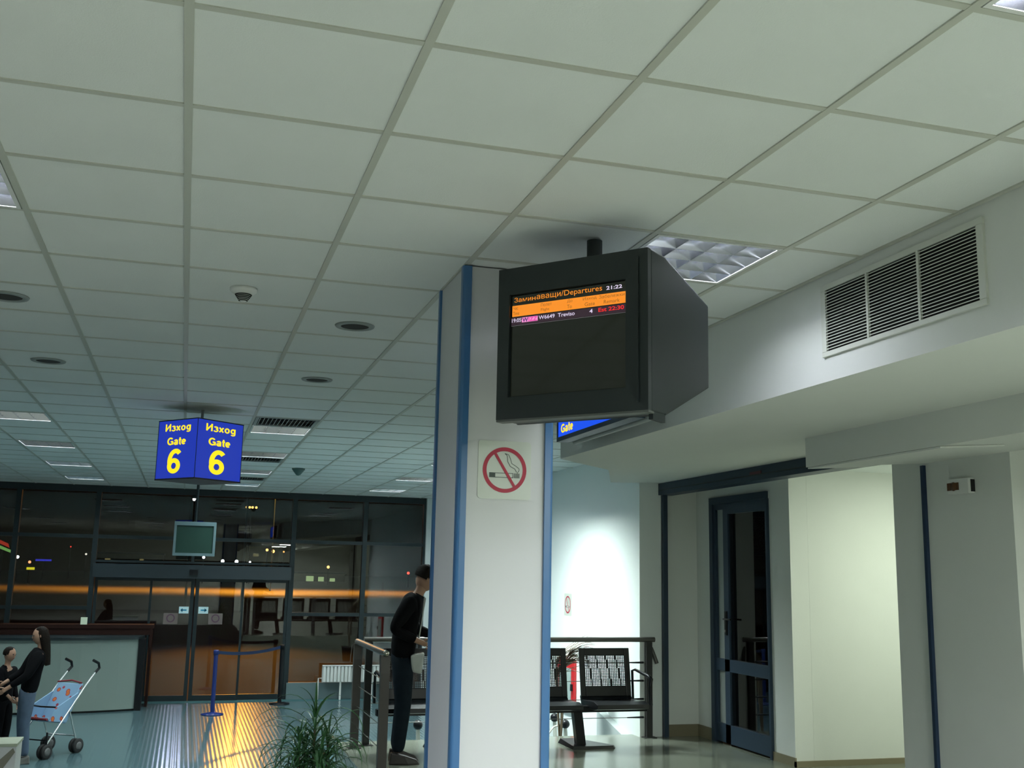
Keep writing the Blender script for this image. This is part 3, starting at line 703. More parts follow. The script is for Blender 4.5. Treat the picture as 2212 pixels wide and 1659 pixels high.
# bottom-left pedestal
pd = thing('pedestal', 'white square pedestal with greenish top at the lower left corner', 'pedestal', (-1.65, 8.6, ZB))
pA = at(1, 8.6, 36, 1606); xr = pA.x; zt_ = pA.z
box('body', (xr-.9, 8.6, ZB+.001), (xr, 8.9, zt_-.02), M_white, pd); box('cap', (xr-.9, 8.59, zt_-.02), (xr+.005, 8.92, zt_), mat('pale green cap', (.5, .55, .4), .5), pd)
MB()._add([(xr-.30, 8.598, zt_-.30), (xr-.16, 8.598, zt_-.30), (xr-.005, 8.598, zt_-.06), (xr-.02, 8.598, zt_-.03)], [(0, 1, 2, 3)]).build('diagonal_stripe', mat('taupe stripe', (.25, .24, .18), .6), pd)

# ------------------------------------------------------------------ railings
M_raild = mat('dark rail post', (.035, .035, .035), .4)
r1 = thing('railing', 'grey railing with cables running behind the bench along the platform edge', 'railing', (3.3, 10.68, 0))
MB().tube([(1.74, 10.60, .99), (4.84, 10.60, .995)], .026, 14).build('handrail', M_rail, r1)
for x in (1.79, 4.765): box('post', (x-.033, 10.56, .0), (x+.033, 10.61, .97), M_raild, r1); box('foot_plate', (x-.07, 10.53, .0), (x+.07, 10.615, .008), M_raild, r1)
box('post', (3.26, 10.56, 0), (3.34, 10.61, .97), M_raild, r1)
for z in (.76, .575, .39, .205):
    MB().tube([(1.79, 10.585, z), (4.745, 10.585, z)], .004, 6).build('cable', M_rail, r1)
    MB().tube([(4.52, 10.585, z), (4.705, 10.585, z)], [.006, .011], 8).build('turnbuckle', M_black, r1)
MB().tube([(4.80, 10.66, .98), (4.86, 10.58, .75)], .02, 10).build('wall_return', M_rail, r1)
r2 = thing('railing', 'short grey railing running toward the camera left of the standing man', 'railing', (1.66, 9.8, 0))
MB().tube([(1.66, 10.50, .98), (1.66, 8.98, .98)], .028, 14).build('handrail', M_rail, r2)
MB().ball((1.66, 8.97, .98), .029).build('end_cap', mat('polished end cap', (.5, .46, .4), .2, metal=1.), r2)
for y in (10.45, 8.98):
    MB().prism([(y-.03, 0), (y+.03, 0), (y+.03, .80), (y+.03, .96), (y-.012, .96), (y-.03, .82)], 0, 1.62, 1.695).build('post', mat('rail post brown', (.055, .048, .042), .5), r2)
    box('foot_plate', (1.60, y-.06, 0), (1.72, y+.06, .008), M_raild, r2)
for z in (.76, .575, .39, .205): MB().tube([(1.66, 10.45, z), (1.66, 8.98, z)], .004, 6).build('cable', M_chrome, r2)

# ------------------------------------------------------------------ bench of beam seats
bn = thing('beam_bench', 'row of black perforated metal seats on one beam behind the column', 'bench', (3.2, 10.2, 0))
sw = .545
def back_local(xc):
    Mb = Matrix.Translation((xc, 10.30, .455)) @ Matrix.Rotation(math.radians(-9), 4, 'X')
    h = .475; f = MB(); w1 = sw/2
    f.box((-w1, -.012, 0), (-w1+.055, .012, h), Mb); f.box((w1-.055, -.012, 0), (w1, .012, h), Mb)
    f.box((-w1+.055, -.012, h-.075), (w1-.055, .012, h), Mb); f.box((-w1+.055, -.012, 0), (w1-.055, .012, .10), Mb)
    o = f.build('backrest', M_black, bn, bevel=.006)
    p = MB(); nx, nz_ = 24, 19; a = w1-.055; h0, h1 = .10, h-.075
    for k in range(nx+1):
        x = -a+2*a*k/nx; p.box((x-.0032, -.003, h0), (x+.0032, .003, h1), Mb)
    for k in range(nz_+1):
        z = h0+(h1-h0)*k/nz_; p.box((-a, -.003, z-.0032), (a, .003, z+.0032), Mb)
    for k in range(4):
        x = -a+2*a*(k+.7)/4.2
        for (za_, zc_, dx) in ((h0, .17, 0), (.17, .27, -.012), (.27, .36, -.035), (.36, h1, -.05)): p.box((x+dx-.006, -.005, za_), (x+dx+.006, .005, zc_), Mb)
    p.build('perforated_panel', M_black, o)
xs = [2.13, 2.80, 3.48, 4.17]
for xc in xs:
    back_local(xc)
    MB().prism([(9.84, .385), (9.85, .425), (9.95, .445), (10.27, .43), (10.31, .47), (10.335, .46), (10.29, .375), (9.95, .365)], 0, xc-sw/2, xc+sw/2).build('seat', M_black, bn, bevel=.004)
for x in (xs[0]-.31, xs[3]+.31):
    MB().tube([(x, 10.34, .42), (x, 10.36, .70), (x, 10.28, .715), (x, 9.95, .68), (x, 9.89, .66), (x, 9.93, .55), (x, 9.90, .41)], [.014, .014, .014, .02, .02, .012, .02], 8).build('armrest', M_black, bn)
box('beam', (xs[0]-.33, 10.08, .33), (xs[3]+.35, 10.16, .39), M_black, bn, bevel=.005)
for x in (2.42, 3.80):
    o = MB().hull([(x-.02, 10.08, .03), (x+.07, 10.08, .03), (x+.07, 10.16, .03), (x-.02, 10.16, .03)], [(x-.06, 10.08, .34), (x+.03, 10.08, .34), (x+.03, 10.16, .34), (x-.06, 10.16, .34)]).build('leg', M_black, bn)
    MB().hull([(x-.10, 9.98, .001), (x+.33, 9.98, .001), (x+.36, 10.03, .001), (x+.08, 10.42, .001), (x-.10, 10.42, .001)], [(x-.09, 9.99, .028), (x+.32, 9.99, .028), (x+.34, 10.03, .028), (x+.06, 10.40, .045), (x-.08, 10.40, .045)]).build('foot', M_black, o)

# white tube stands behind the bench
def tube_stand(px, py, Y, lab, curve=True):
    c = at(1, Y, px, py); t = thing('tube_stand', lab, 'stand', (c.x, Y, ZB))
    MB().tube([(c.x+.03, Y, ZB+.002), (c.x, Y, c.z-.04)], [.035, .022], 12).build('leg', mat('white tube', (.5, .5, .44), .4), t)
    MB().ball(c, .052, 14, 10).build('ball_cap', M_black, t)
    if curve: MB().tube([(c.x-.04, Y, c.z), (c.x-.14, Y, c.z-.03), (c.x-.22, Y, c.z-.12), (c.x-.26, Y, ZB+.01)], .012, 8).build('curved_tube', mat('white tube', (0,)*3), t)
tube_stand(1221, 1564, 12.0, 'white tube stand with black ball cap just left of the bench leg')
tube_stand(1198, 1550, 12.5, 'white tube stand with black ball cap touching the column edge', False)
tube_stand(903, 1566, 11.6, 'white tube stand with black ball cap behind the legs of the standing man', False)

# red cabinet on white wall
rc = thing('fire_cabinet', 'red framed fire cabinet with grey door low on the white wall behind the bench', 'cabinet', (XW, 12.83, .3))
f = MB(); y0_, y1_, za, zc = 12.52, 13.15, .0, .62
f.box((XW-.035, y0_, za), (XW-.001, y1_, zc)); f.build('case', mat('fire red', (.50, .015, .02), .4), rc, bevel=.006)
box('door_glass', (XW-.042, y0_+.10, za+.12), (XW-.035, y1_-.10, zc-.10), mat('grey door film', (.35, .42, .40), .2), rc)
box('handle', (XW-.06, y0_+.04, .26), (XW-.035, y0_+.07, .34), M_black, rc)

# ------------------------------------------------------------------ plants
def leaf_mesh(L_, w_, droop, n=8):
    b_ = MB(); pts = []; p = Vector((0, 0, 0)); ang = math.radians(62)
    for k in range(n+1):
        t_ = k/n; ww_ = w_*(1-t_)**.6*(.5+.5*min(1, t_*5)) + .0006
        pts.append((p.copy(), ww_)); ang -= droop/n*(.5+1.2*t_)
        p = p + Vector((0, math.cos(ang), math.sin(ang)))*(L_/n)
    for (q, ww_) in pts: b_.v += [q+Vector((-ww_, 0, ww_*.5)), q.copy(), q+Vector((ww_, 0, ww_*.5))]
    for k in range(n):
        a = k*3; b_.f += [(a, a+1, a+4, a+3), (a+1, a+2, a+5, a+4)]; b_.sm += [True, True]
    me = bpy.data.meshes.new('leaf'); me.from_pydata(b_.v, [], b_.f); me.materials.append(None); me.update(); return me
def put(me, name, m, parent, loc, rot, sc=1):
    if me.materials[0] is None: me.materials[0] = m
    o = bpy.data.objects.new(name, me); COL.objects.link(o); o.parent = parent; o.location = loc; o.rotation_euler = rot; o.scale = (sc,)*3; return o
PX, PY = 1.02, 8.3
pt = thing('potted_plant', 'bushy green plant with long thin arching leaves before the railing', 'plant', (PX, PY, ZB))
M_leaf = mat('dark green leaf', (.05, .15, .05), .35, var=.4, vscale=6)
M_pot = mat('clay pot', (.22, .10, .05), .7, var=.1)
MB().lathe((0, 0, .001), [(.12, 0), (.16, .26), (.175, .27), (.175, .31), (.155, .31), (.15, .28), (.001, .28)], 28).build('pot', M_pot, pt, local=True)
stems = [(0, 0, 1.14), (.11, .05, .96), (-.11, -.04, .95), (.04, -.12, .88), (-.05, .12, .90)]
lms = [leaf_mesh(L_, .0135, dr_) for L_, dr_ in ((.50, 2.1), (.58, 2.5), (.44, 1.8), (.56, 2.9), (.34, 1.2), (.62, 2.2))]
for sx, sy, sh in stems:
    MB().tube([(sx*.4, sy*.4, .28), (sx, sy, .7), (sx, sy, sh)], [.016, .012, .007], 8).build('stem', mat('plant stem', (.10, .09, .05), .7), pt, local=True)
    for k in range(50):
        t_ = k/50; z = sh-.42*(1-t_); 
        put(lms[(4 if t_ > .9 else random.randrange(6))], 'leaf', M_leaf, pt, (sx, sy, z), (-.60+.75*t_+random.uniform(-.25, .2)+(.3*(t_ > .85)), 0, k*2.4+random.uniform(-.3, .3)), random.uniform(.75, 1.05))
# palm behind the rail
pq = at(1, 11.5, 1212, 1412)
pp = thing('palm_plant', 'dry brownish palm fronds rising behind the bench before the white wall', 'plant', (pq.x, 11.5, ZB))
M_palm = mat('dry palm leaf', (.16, .12, .075), .6, var=.3)
MB().lathe((0, 0, .001), [(.13, 0), (.17, .3), (.18, .34), (.15, .34), (.14, .31), (.001, .31)], 24).build('pot', M_black, pp, local=True)
pz = pq.z-ZB
lp = [leaf_mesh(L_, .017, dr_) for L_, dr_ in ((.46, 1.0), (.52, 1.3), (.42, .8), (.48, 1.8))]
for fi in range(5):
    q = Vector((random.uniform(-.06, .06), random.uniform(-.08, .08), pz-.02-.05*fi))
    MB().tube([(0, 0, .31), (q.x*.6, q.y*.6, pz*.6), q], [.012, .009, .006], 6).build('frond_stalk', M_palm, pp, local=True)
    for k in range(12):
        put(lp[(k+fi) % 4], 'leaflet', M_palm, pp, q - Vector((0, 0, random.uniform(0, .08))), (random.uniform(-.35, .12), 0, -PI/2 + random.uniform(-.45, .25) - (.5 if fi > 2 else 0)), random.uniform(.75, 1.05))

# ------------------------------------------------------------------ pushchair
sv = Vector((-1.40, 13.86, ZB)); dv = Vector((.585, .811, 0)); nvv = Vector((-.811, .585, 0))
pc_ = thing('pushchair', 'folding pushchair with pale blue spotted seat on the blue floor beside the counter', 'pushchair', sv + dv*.28 + nvv*.21)
def Q(a, b_, z): return sv + dv*a + nvv*b_ + Vector((0, 0, z))
M_sil = mat('silver tube', (.62, .64, .62), .25, metal=.8); M_fab = None
M_fab = bpy.data.materials.new('spotted fabric'); M_fab.use_nodes = True; nt = M_fab.node_tree; b = nt.nodes['Principled BSDF']; b.inputs['Roughness'].default_value = .8
tc = nt.nodes.new('ShaderNodeTexCoord'); vo = nt.nodes.new('ShaderNodeTexVoronoi'); vo.inputs['Scale'].default_value = 9
cr = nt.nodes.new('ShaderNodeValToRGB'); cr.color_ramp.interpolation = 'CONSTANT'
cr.color_ramp.elements[0].color = (.55, .13, .02, 1); cr.color_ramp.elements[1].position = .2; cr.color_ramp.elements[1].color = (.30, .03, .05, 1)
e = cr.color_ramp.elements.new(.27); e.color = (.20, .33, .48, 1)
nt.links.new(tc.outputs['Object'], vo.inputs['Vector']); nt.links.new(vo.outputs['Distance'], cr.inputs[0]); nt.links.new(cr.outputs[0], b.inputs['Base Color'])
M_trim = mat('red fabric edge', (.22, .02, .03), .8)
for s in (0, .42):
    MB().tube([Q(.02, s, .16), Q(.62, s, .80), Q(.76, s, .93)], .011, 10).build('side_tube', M_sil, pc_)
    MB().tube([Q(.75, s, .92), Q(.82, s, .97), Q(.80, s, 1.03), Q(.70, s, 1.07)], .017, 10).build('grip', M_black, pc_)
    MB().tube([Q(.36, s, .50), Q(.50, s, .17)], .010, 8).build('rear_leg', M_sil, pc_)
    MB().tube([Q(.02, s, .30), Q(.02, s, .16)], .012, 8).build('front_fork', M_black, pc_)
    for a in (.0, .52):
        for o_ in (-.03, .03):
            Mx = Matrix.Rotation(math.atan2(nvv.y, nvv.x), 3, 'Z') @ Matrix.Rotation(PI/2, 3, 'Y')
            wo = MB().lathe(Q(a, s+o_, .085), [(.05, -.014), (.078, -.016), (.085, -.008), (.085, .008), (.078, .016), (.05, .014)], 20, Mx).build('wheel', mat('rubber tyre', (.012, .012, .012), .7), pc_)
            MB().lathe(Q(a, s+o_, .085), [(.018, -.018), (.048, -.0165), (.048, .0165), (.018, .018)], 10, Mx).build('hub', mat('grey hub', (.10, .10, .10), .5), wo)
MB().tube([Q(.05, .0, .20), Q(.05, .42, .20)], .008, 8).build('footrest_bar', M_black, pc_); MB().tube([Q(.50, 0, .2), Q(.50, .42, .2)], .009, 8).build('rear_axle_bar', M_sil, pc_)
MB().tube([Q(.05, .02, .22), Q(.45, .4, .24)], .006, 8).build('cross_brace', M_sil, pc_)
MB().hull([Q(.04, .02, .42), Q(.04, .40, .42), Q(.34, .40, .36), Q(.34, .02, .36)], [Q(.03, .02, .46), Q(.03, .40, .46), Q(.34, .40, .41), Q(.34, .02, .41)]).build('seat', M_fab, pc_, bevel=.015)
MB().hull([Q(.30, .02, .37), Q(.30, .40, .37), Q(.35, .40, .37), Q(.35, .02, .37)], [Q(.56, .03, .80), Q(.56, .39, .80), Q(.60, .39, .80), Q(.60, .03, .80)]).build('backrest', M_fab, pc_, bevel=.012)
for s in (.02, .40):
    MB().hull([Q(.04, s-.008, .42), Q(.32, s-.008, .38), Q(.32, s+.008, .38), Q(.04, s+.008, .42)], [Q(.12, s-.008, .55), Q(.50, s-.008, .70), Q(.50, s+.008, .70), Q(.12, s+.008, .55)]).build('side_wing', M_fab, pc_)
MB().tube([Q(.56, .03, .81), Q(.60, .21, .83), Q(.56, .39, .81)], .010, 8).build('red_edging', M_trim, pc_); MB().tube([Q(.02, .02, .44), Q(.02, .40, .44)], .012, 8).build('red_edging', M_trim, pc_)
MB().tube([Q(.20, .03, .56), Q(.10, .2, .57), Q(.20, .39, .56)], .010, 8).build('harness_strap', M_black, pc_)

# ------------------------------------------------------------------ people
def skin(name, joints, edges, m, parent, root=0, sub=2, extra=None):
    bm = bmesh.new(); lay = bm.verts.layers.skin.verify(); vs = []
    for k, (co, r) in enumerate(joints):
        v = bm.verts.new(co); sk = v[lay]; sk.radius = r if isinstance(r, tuple) else (r, r); sk.use_root = (k == root); vs.append(v)
    for a, b_ in edges: bm.edges.new((vs[a], vs[b_]))
    me = bpy.data.meshes.new(name); bm.to_mesh(me); bm.free()
    o = bpy.data.objects.new(name+'_tmp', me); COL.objects.link(o)
    mo = o.modifiers.new('s', 'SKIN'); mo.use_smooth_shade = True; mo.branch_smoothing = .6
    s2_ = o.modifiers.new('u', 'SUBSURF'); s2_.levels = sub; s2_.render_levels = sub
    dg = bpy.context.evaluated_depsgraph_get(); out = bpy.data.meshes.new_from_object(o.evaluated_get(dg)); bpy.data.objects.remove(o)
    return out
def add_mesh(me, name, m, parent):
    me.materials.clear(); me.materials.append(m)
    for p in me.polygons: p.use_smooth = True
    o = bpy.data.objects.new(name, me); COL.objects.link(o); o.parent = parent; return o
def merge(meshes):
    bm = bmesh.new()
    for me in meshes: bm.from_mesh(me)
    out = bpy.data.meshes.new('body'); bm.to_mesh(out); bm.free(); return out
M_skin = mat('skin', (.36, .20, .13), .55)
def person(lab, loc, rz, s, J, top, legs, shoes, hairm, shirt=None, hair='short'):
    """J: joint dict (metres, facing +Y, s scales)"""
    t = thing('person', lab, 'person', loc, rz); D = {
        'pel': (0, 0, .95), 'spi': (0, 0, 1.12), 'che': (0, 0, 1.33), 'nek': (0, .0, 1.48), 'hb': (0, .015, 1.56), 'hd': (0, .03, 1.64), 'ht': (0, .015, 1.70),
        'sl': (-.18, 0, 1.41), 'el': (-.23, -.02, 1.13), 'wl': (-.22, .08, .90), 'sr': (.18, 0, 1.41), 'er': (.23, -.02, 1.13), 'wr': (.22, .08, .90),
        'hl': (-.09, 0, .90), 'kl': (-.10, .02, .50), 'al': (-.10, -.02, .09), 'hr': (.09, 0, .90), 'kr': (.10, .02, .50), 'ar': (.10, -.02, .09)}
    D.update(J); D = {k: Vector(v)*s for k, v in D.items()}
    n_ = ['pel', 'spi', 'che', 'nek', 'hb', 'hd', 'ht', 'sl', 'el', 'wl', 'sr', 'er', 'wr', 'hl', 'kl', 'al', 'hr', 'kr', 'ar']
    R_ = [(.075, .055), (.095, .070), (.15, .10), .044, (.050, .056), (.072, .092), (.062, .08), .040, .036, .026, .040, .036, .026, .045, .045, .036, .045, .045, .036]
    R_ = [tuple(q*s for q in (r if isinstance(r, tuple) else (r, r))) for r in R_]
    jl = [(D[k], r) for k, r in zip(n_, R_)]
    E_ = [(0, 1), (1, 2), (2, 3), (3, 4), (4, 5), (5, 6), (2, 7), (7, 8), (8, 9), (2, 10), (10, 11), (11, 12), (0, 13), (13, 14), (14, 15), (0, 16), (16, 17), (17, 18)]
    meshes = []
    # hands grown from the wrists: palm then five bent fingers
    for sd, ek, wk in ((-1, 'el', 'wl'), (1, 'er', 'wr')):
        d = (D[wk]-D[ek]).normalized(); side = Vector((0, 1, 0)) if abs(d.y) < .8 else Vector((0, 0, 1)); side = (side - d*side.dot(d)).normalized(); nrm = d.cross(side)*(-sd)
        pm = D[wk]+d*.05*s; k0 = len(jl); jl.append((pm, (.030*s, .018*s))); E_.append((n_.index(wk), k0)); jl.append((pm+d*.04*s, (.034*s, .014*s))); E_.append((k0, k0+1))
        for f_, (off, ln) in enumerate(((-.027, .060), (-.009, .072), (.009, .078), (.026, .068))):
            b0 = pm+d*.03*s+side*off*s; q1 = b0+d*ln*.55*s; q2 = q1+d*ln*.4*s+nrm*.014*s; q3 = q2+d*ln*.28*s+nrm*.022*s
            meshes.append(skin('finger', [(b0, .008*s), (q1, .0078*s), (q2, .007*s), (q3, .006*s)], [(0, 1), (1, 2), (2, 3)], None, None, sub=1))
        b0 = pm-d*.01*s+side*.022*s; meshes.append(skin('thumb', [(b0, .0105*s), (b0+d*.024*s+side*.026*s+nrm*.01*s, .0095*s), (b0+d*.05*s+side*.034*s+nrm*.02*s, .008*s)], [(0, 1), (1, 2)], None, None, sub=1))
    body = skin('body', jl, E_, None, None)
    up = (D['hd']-D['nek']).normalized(); fw = Vector(J.get('fw', Vector((0, 1, 0)))); fw = (fw-up*fw.dot(up)).normalized(); rt = fw.cross(up)
    hb = MB().ball((0, 0, 0), 1, 20, 14); hm = bpy.data.meshes.new('head')
    hm.from_pydata([D['hd']+(rt*v.x*.074*(1-.18*max(0, -v.z)) + fw*(v.y*.092+.004) + up*(v.z*.118-.004))*s for v in hb.v], [], hb.f); meshes.append(hm)
    bo = add_mesh(merge([body]+meshes), 'body', M_skin, t)
    # face
    f0 = (D['hd']-D['nek']); up = f0.normalized(); fw = J.get('fw', Vector((0, 1, 0))); fw = Vector(fw); fw = (fw-up*fw.dot(up)).normalized(); rt = fw.cross(up)
    hc = D['hd']; g = MB()
    nose = MB(); nose.hull([hc+fw*.085*s+rt*k*.014*s-up*.012*s for k in (-1, 1)]+[hc+fw*.108*s-up*.016*s], [hc+fw*.084*s+rt*k*.006*s+up*.024*s for k in (-1, 1)]+[hc+fw*.09*s+up*.02*s]).build('nose', M_skin, t, local=True)
    for k in (-1, 1):
        MB().ball(hc+fw*.082*s+rt*k*.03*s+up*.018*s, .011*s, 10, 6).build('eye', mat('eye', (.05, .04, .04), .3), t, local=True)
        MB().ball(hc+rt*k*.078*s+fw*.0*s, (.012*s, .016*s, .026*s), 10, 6).build('ear', M_skin, t, local=True)
    MB().ball(hc+fw*.087*s-up*.045*s, (.022*s, .012*s, .007*s), 10, 6).build('mouth', mat('lips', (.25, .08, .07), .5), t, local=True)
    # hair cap
    hg = MB(); c = hc - fw*.016*s + up*.022*s; n, m_ = 18, 10
    for a in range(m_+1):
        th = PI*.62*a/m_
        for k in range(n):
            ph = 2*PI*k/n; dirv = fw*math.cos(ph)*math.sin(th) + rt*math.sin(ph)*math.sin(th) + up*math.cos(th)
            rr = .098 if dirv.dot(fw) < .35 or th < .9 else .080
            q = c + dirv*rr*s*(1+.03*random.random())
            if hair == 'long' and a >= m_-3 and dirv.dot(fw) < .4: q += (-up*.10*(a-m_+4) - fw*.008 - (q-c)*.10*(a-m_+3)/s)*s
            hg.v.append(q)
    for a in range(m_):
        for k in range(n): hg.f.append((a*n+k, (a+1)*n+k, (a+1)*n+(k+1) % n, a*n+(k+1) % n)); hg.sm.append(True)
    hg.build('hair', hairm, t, local=True)
    def sub_(keys, edges, grow, name, m, root=0, extra_r=None):
        jj = [(D[k] if isinstance(k, str) else k, tuple(q+grow*s for q in (R_[n_.index(k)] if isinstance(k, str) else (.05*s, .05*s)))) for k in keys]
        return add_mesh(skin(name, jj, edges, None, None, root), name, m, t)
    wl_ = D['wl']*.9+D['el']*.1; wr_ = D['wr']*.9+D['er']*.1
    js = [(D['pel']-Vector((0, 0, .14*s)), (.185*s, .145*s)), (D['spi'], (.165*s, .128*s)), (D['che'], (.195*s, .145*s)), (D['nek']-Vector((0, 0, .005*s)), (.078*s, .078*s)), (D['sl'], (.085*s,)*2), (D['el'], (.060*s,)*2), (wl_, (.042*s,)*2), (D['sr'], (.085*s,)*2), (D['er'], (.056*s,)*2), (wr_, (.042*s,)*2)]
    add_mesh(skin('jacket', js, [(0, 1), (1, 2), (2, 3), (2, 4), (4, 5), (5, 6), (2, 7), (7, 8), (8, 9)], None, None), 'jacket', top, t)
    js = [(D['pel'], (.165*s, .13*s)), (D['hl'], (.112*s,)*2), (D['kl'], (.075*s,)*2), (D['al']+Vector((0, 0, .0)), (.062*s,)*2), (D['hr'], (.112*s,)*2), (D['kr'], (.075*s,)*2), (D['ar'], (.062*s,)*2), (D['pel']*.5+D['spi']*.5, (.142*s, .108*s))]
    add_mesh(skin('trousers', js, [(0, 1), (1, 2), (2, 3), (0, 4), (4, 5), (5, 6), (0, 7)], None, None), 'trousers', legs, t)
    for k in ('al', 'ar'):
        a = D[k]; sg = MB(); yf = a.y
        sg.hull([(a.x-.042*s, yf-.07*s, 0), (a.x+.042*s, yf-.07*s, 0), (a.x+.052*s, yf+.10*s, 0), (a.x+.03*s, yf+.20*s, 0), (a.x-.03*s, yf+.20*s, 0), (a.x-.052*s, yf+.10*s, 0)],
                [(a.x-.038*s, yf-.06*s, .10*s), (a.x+.038*s, yf-.06*s, .10*s), (a.x+.04*s, yf+.06*s, .08*s), (a.x+.024*s, yf+.17*s, .04*s), (a.x-.024*s, yf+.17*s, .04*s), (a.x-.04*s, yf+.06*s, .08*s)]).build('shoe', shoes, t, local=True, bevel=.012*s)
    return t, D
M_jk = mat('black cloth', (.005, .005, .006), .9, spec=.08); M_jean = mat('dark denim', (.010, .016, .022), .85, spec=.08, var=.3, vscale=20); M_blj = mat('faded blue denim', (.055, .085, .13), .85, var=.3, vscale=14)
M_hair = mat('dark hair', (.010, .007, .005), .6, spec=.08, bump=.6, bscale=90); M_shoe = mat('dark shoe', (.02, .016, .014), .5); M_shoeg = mat('grey shoe', (.11, .11, .10), .6)
man, D = person('man in black jacket, white shirt and dark jeans standing beside the column', (1.93, 9.62, 0), -PI/2-.15, 1.0,
    {'che': (0, .06, 1.33), 'nek': (0, .13, 1.46), 'hb': (0, .16, 1.53), 'hd': (0, .19, 1.60), 'ht': (0, .19, 1.66), 'sl': (-.18, .06, 1.40), 'sr': (.18, .05, 1.40),
     'er': (.24, -.10, 1.15), 'wr': (.18, .13, 1.05), 'el': (-.22, .1, 1.15), 'wl': (-.12, .28, 1.08), 'fw': (0, 1, -.35)}, M_jk, M_jean, M_shoe, M_hair)
M_shirt = mat('white shirt', (.42, .44, .42), .8)
MB().hull([(-.06, .125, 1.02), (.06, .125, 1.02), (.05, .14, 1.02), (-.05, .14, 1.02)], [(-.035, .195, 1.42), (.035, .195, 1.42), (.03, .175, 1.44), (-.03, .175, 1.44)]).build('shirt', M_shirt, man, local=True, bevel=.006)
MB().hull([(.04, .08, .78), (.12, .08, .78), (.11, .17, .76), (.04, .17, .76)], [(.0, .08, .93), (.17, .06, .93), (.15, .19, .95), (.0, .19, .95)]).build('shirt_tail', M_shirt, man, local=True, bevel=.02)
person('woman with long dark hair, black top and blue jeans beside the pushchair', (-1.62, 13.68, ZB), PI/2+.25, .865,
    {'che': (0, -.08, 1.33), 'spi': (0, -.03, 1.12), 'nek': (0, -.12, 1.47), 'hb': (0, -.11, 1.55), 'hd': (0, -.09, 1.63), 'ht': (0, -.10, 1.69), 'sl': (-.17, -.08, 1.40), 'sr': (.17, -.08, 1.40),
     'er': (.20, .06, 1.15), 'wr': (.12, .26, 1.03), 'el': (-.22, .05, 1.13), 'wl': (-.16, .26, .98)}, M_jk, M_blj, M_shoeg, M_hair, hair='long')
person('child in dark clothes standing close before the woman at the left edge', (-1.90, 13.95, ZB), -PI/2-.5, .72,
    {'er': (.20, .06, 1.13), 'wr': (.16, .20, 1.0)}, M_jk, mat('black trousers', (.006, .006, .007), .9, spec=.08), M_shoe, M_hair)

# ------------------------------------------------------------------ outside at night
struct(box('trim_5', (-200, YG+.3, ZB-.25), (260, 480, ZB-.05), mat('asphalt apron', (.045, .04, .035), .7, var=.35, vscale=.05, bump=.1, bscale=.8)))
def mast(x, y, h, colr, en, lab, rad=.25, e=30, nm='lamp_mast'):
    t = thing(nm, lab, 'lamp', (x, y, ZB-.05), group='lamp masts outside')
    MB().tube([(x, y, ZB-.05), (x, y, h)], [.07, .04], 8).build('pole', M_dark, t)
    MB().ball((x, y, h), rad, 12, 8).build('lamp_head', emis('lamp head %d %d' % (int(colr[1]*100), int(e)), colr, e), t)
    if en:
        la = bpy.data.lights.new('mast_glow', 'SPOT'); la.energy = en; la.color = colr; la.shadow_soft_size = rad+.05
        lo = bpy.data.objects.new('mast_glow', la); COL.objects.link(lo); lo.location = (x, y-.45-rad, h-.4)
        if y < 80:
            la.spot_size = math.radians(19); la.spot_blend = .5
            lo.rotation_euler = (Vector((1.0, 16, 0)) - lo.location).to_track_quat('-Z', 'Y').to_euler()
        else: la.spot_size = math.radians(128); la.spot_blend = 1.0
mast(3.1, 60, 9.6, SODIUM, 5000, 'tall sodium lamp mast outside above the entrance, lamp out of view', .25)
mast(9.0, 118, 15, SODIUM, 150000, 'distant sodium lamp mast behind the entrance, lamp out of view', .35)
mast(29.0, 120, 15, SODIUM, 50000, 'distant sodium lamp mast right of the entrance, lamp out of view', .35)
mast(-9.0, 122, 15, SODIUM, 36000, 'distant sodium lamp mast left of the entrance, lamp out of view', .35)
mast(-27.0, 122, 15, SODIUM, 12000, 'distant sodium lamp mast far left outside, lamp out of view', .35)
mast(.2, 60, 8.6, (.75, .7, 1.0), 170, 'white lamp mast outside above the door middle, lamp out of view', .3)
def far_lamp(px, py, Y, r, colr, e, lab):
    p = at(1, Y, px, py); t = thing('street_lamp', lab, 'lamp', (p.x, Y, ZB-.05), group='small distant lamps')
    MB().tube([(p.x, Y, ZB-.05), (p.x, Y, p.z-r)], .07, 6).build('pole', M_black, t)
    MB().ball(p, r, 10, 6).build('lamp_head', emis('far lamp %.2f %.2f %.1f' % (colr[0], colr[2], e), colr, e), t)
WHT = (.95, .95, 1.0); ORG = (1, .45, .12)
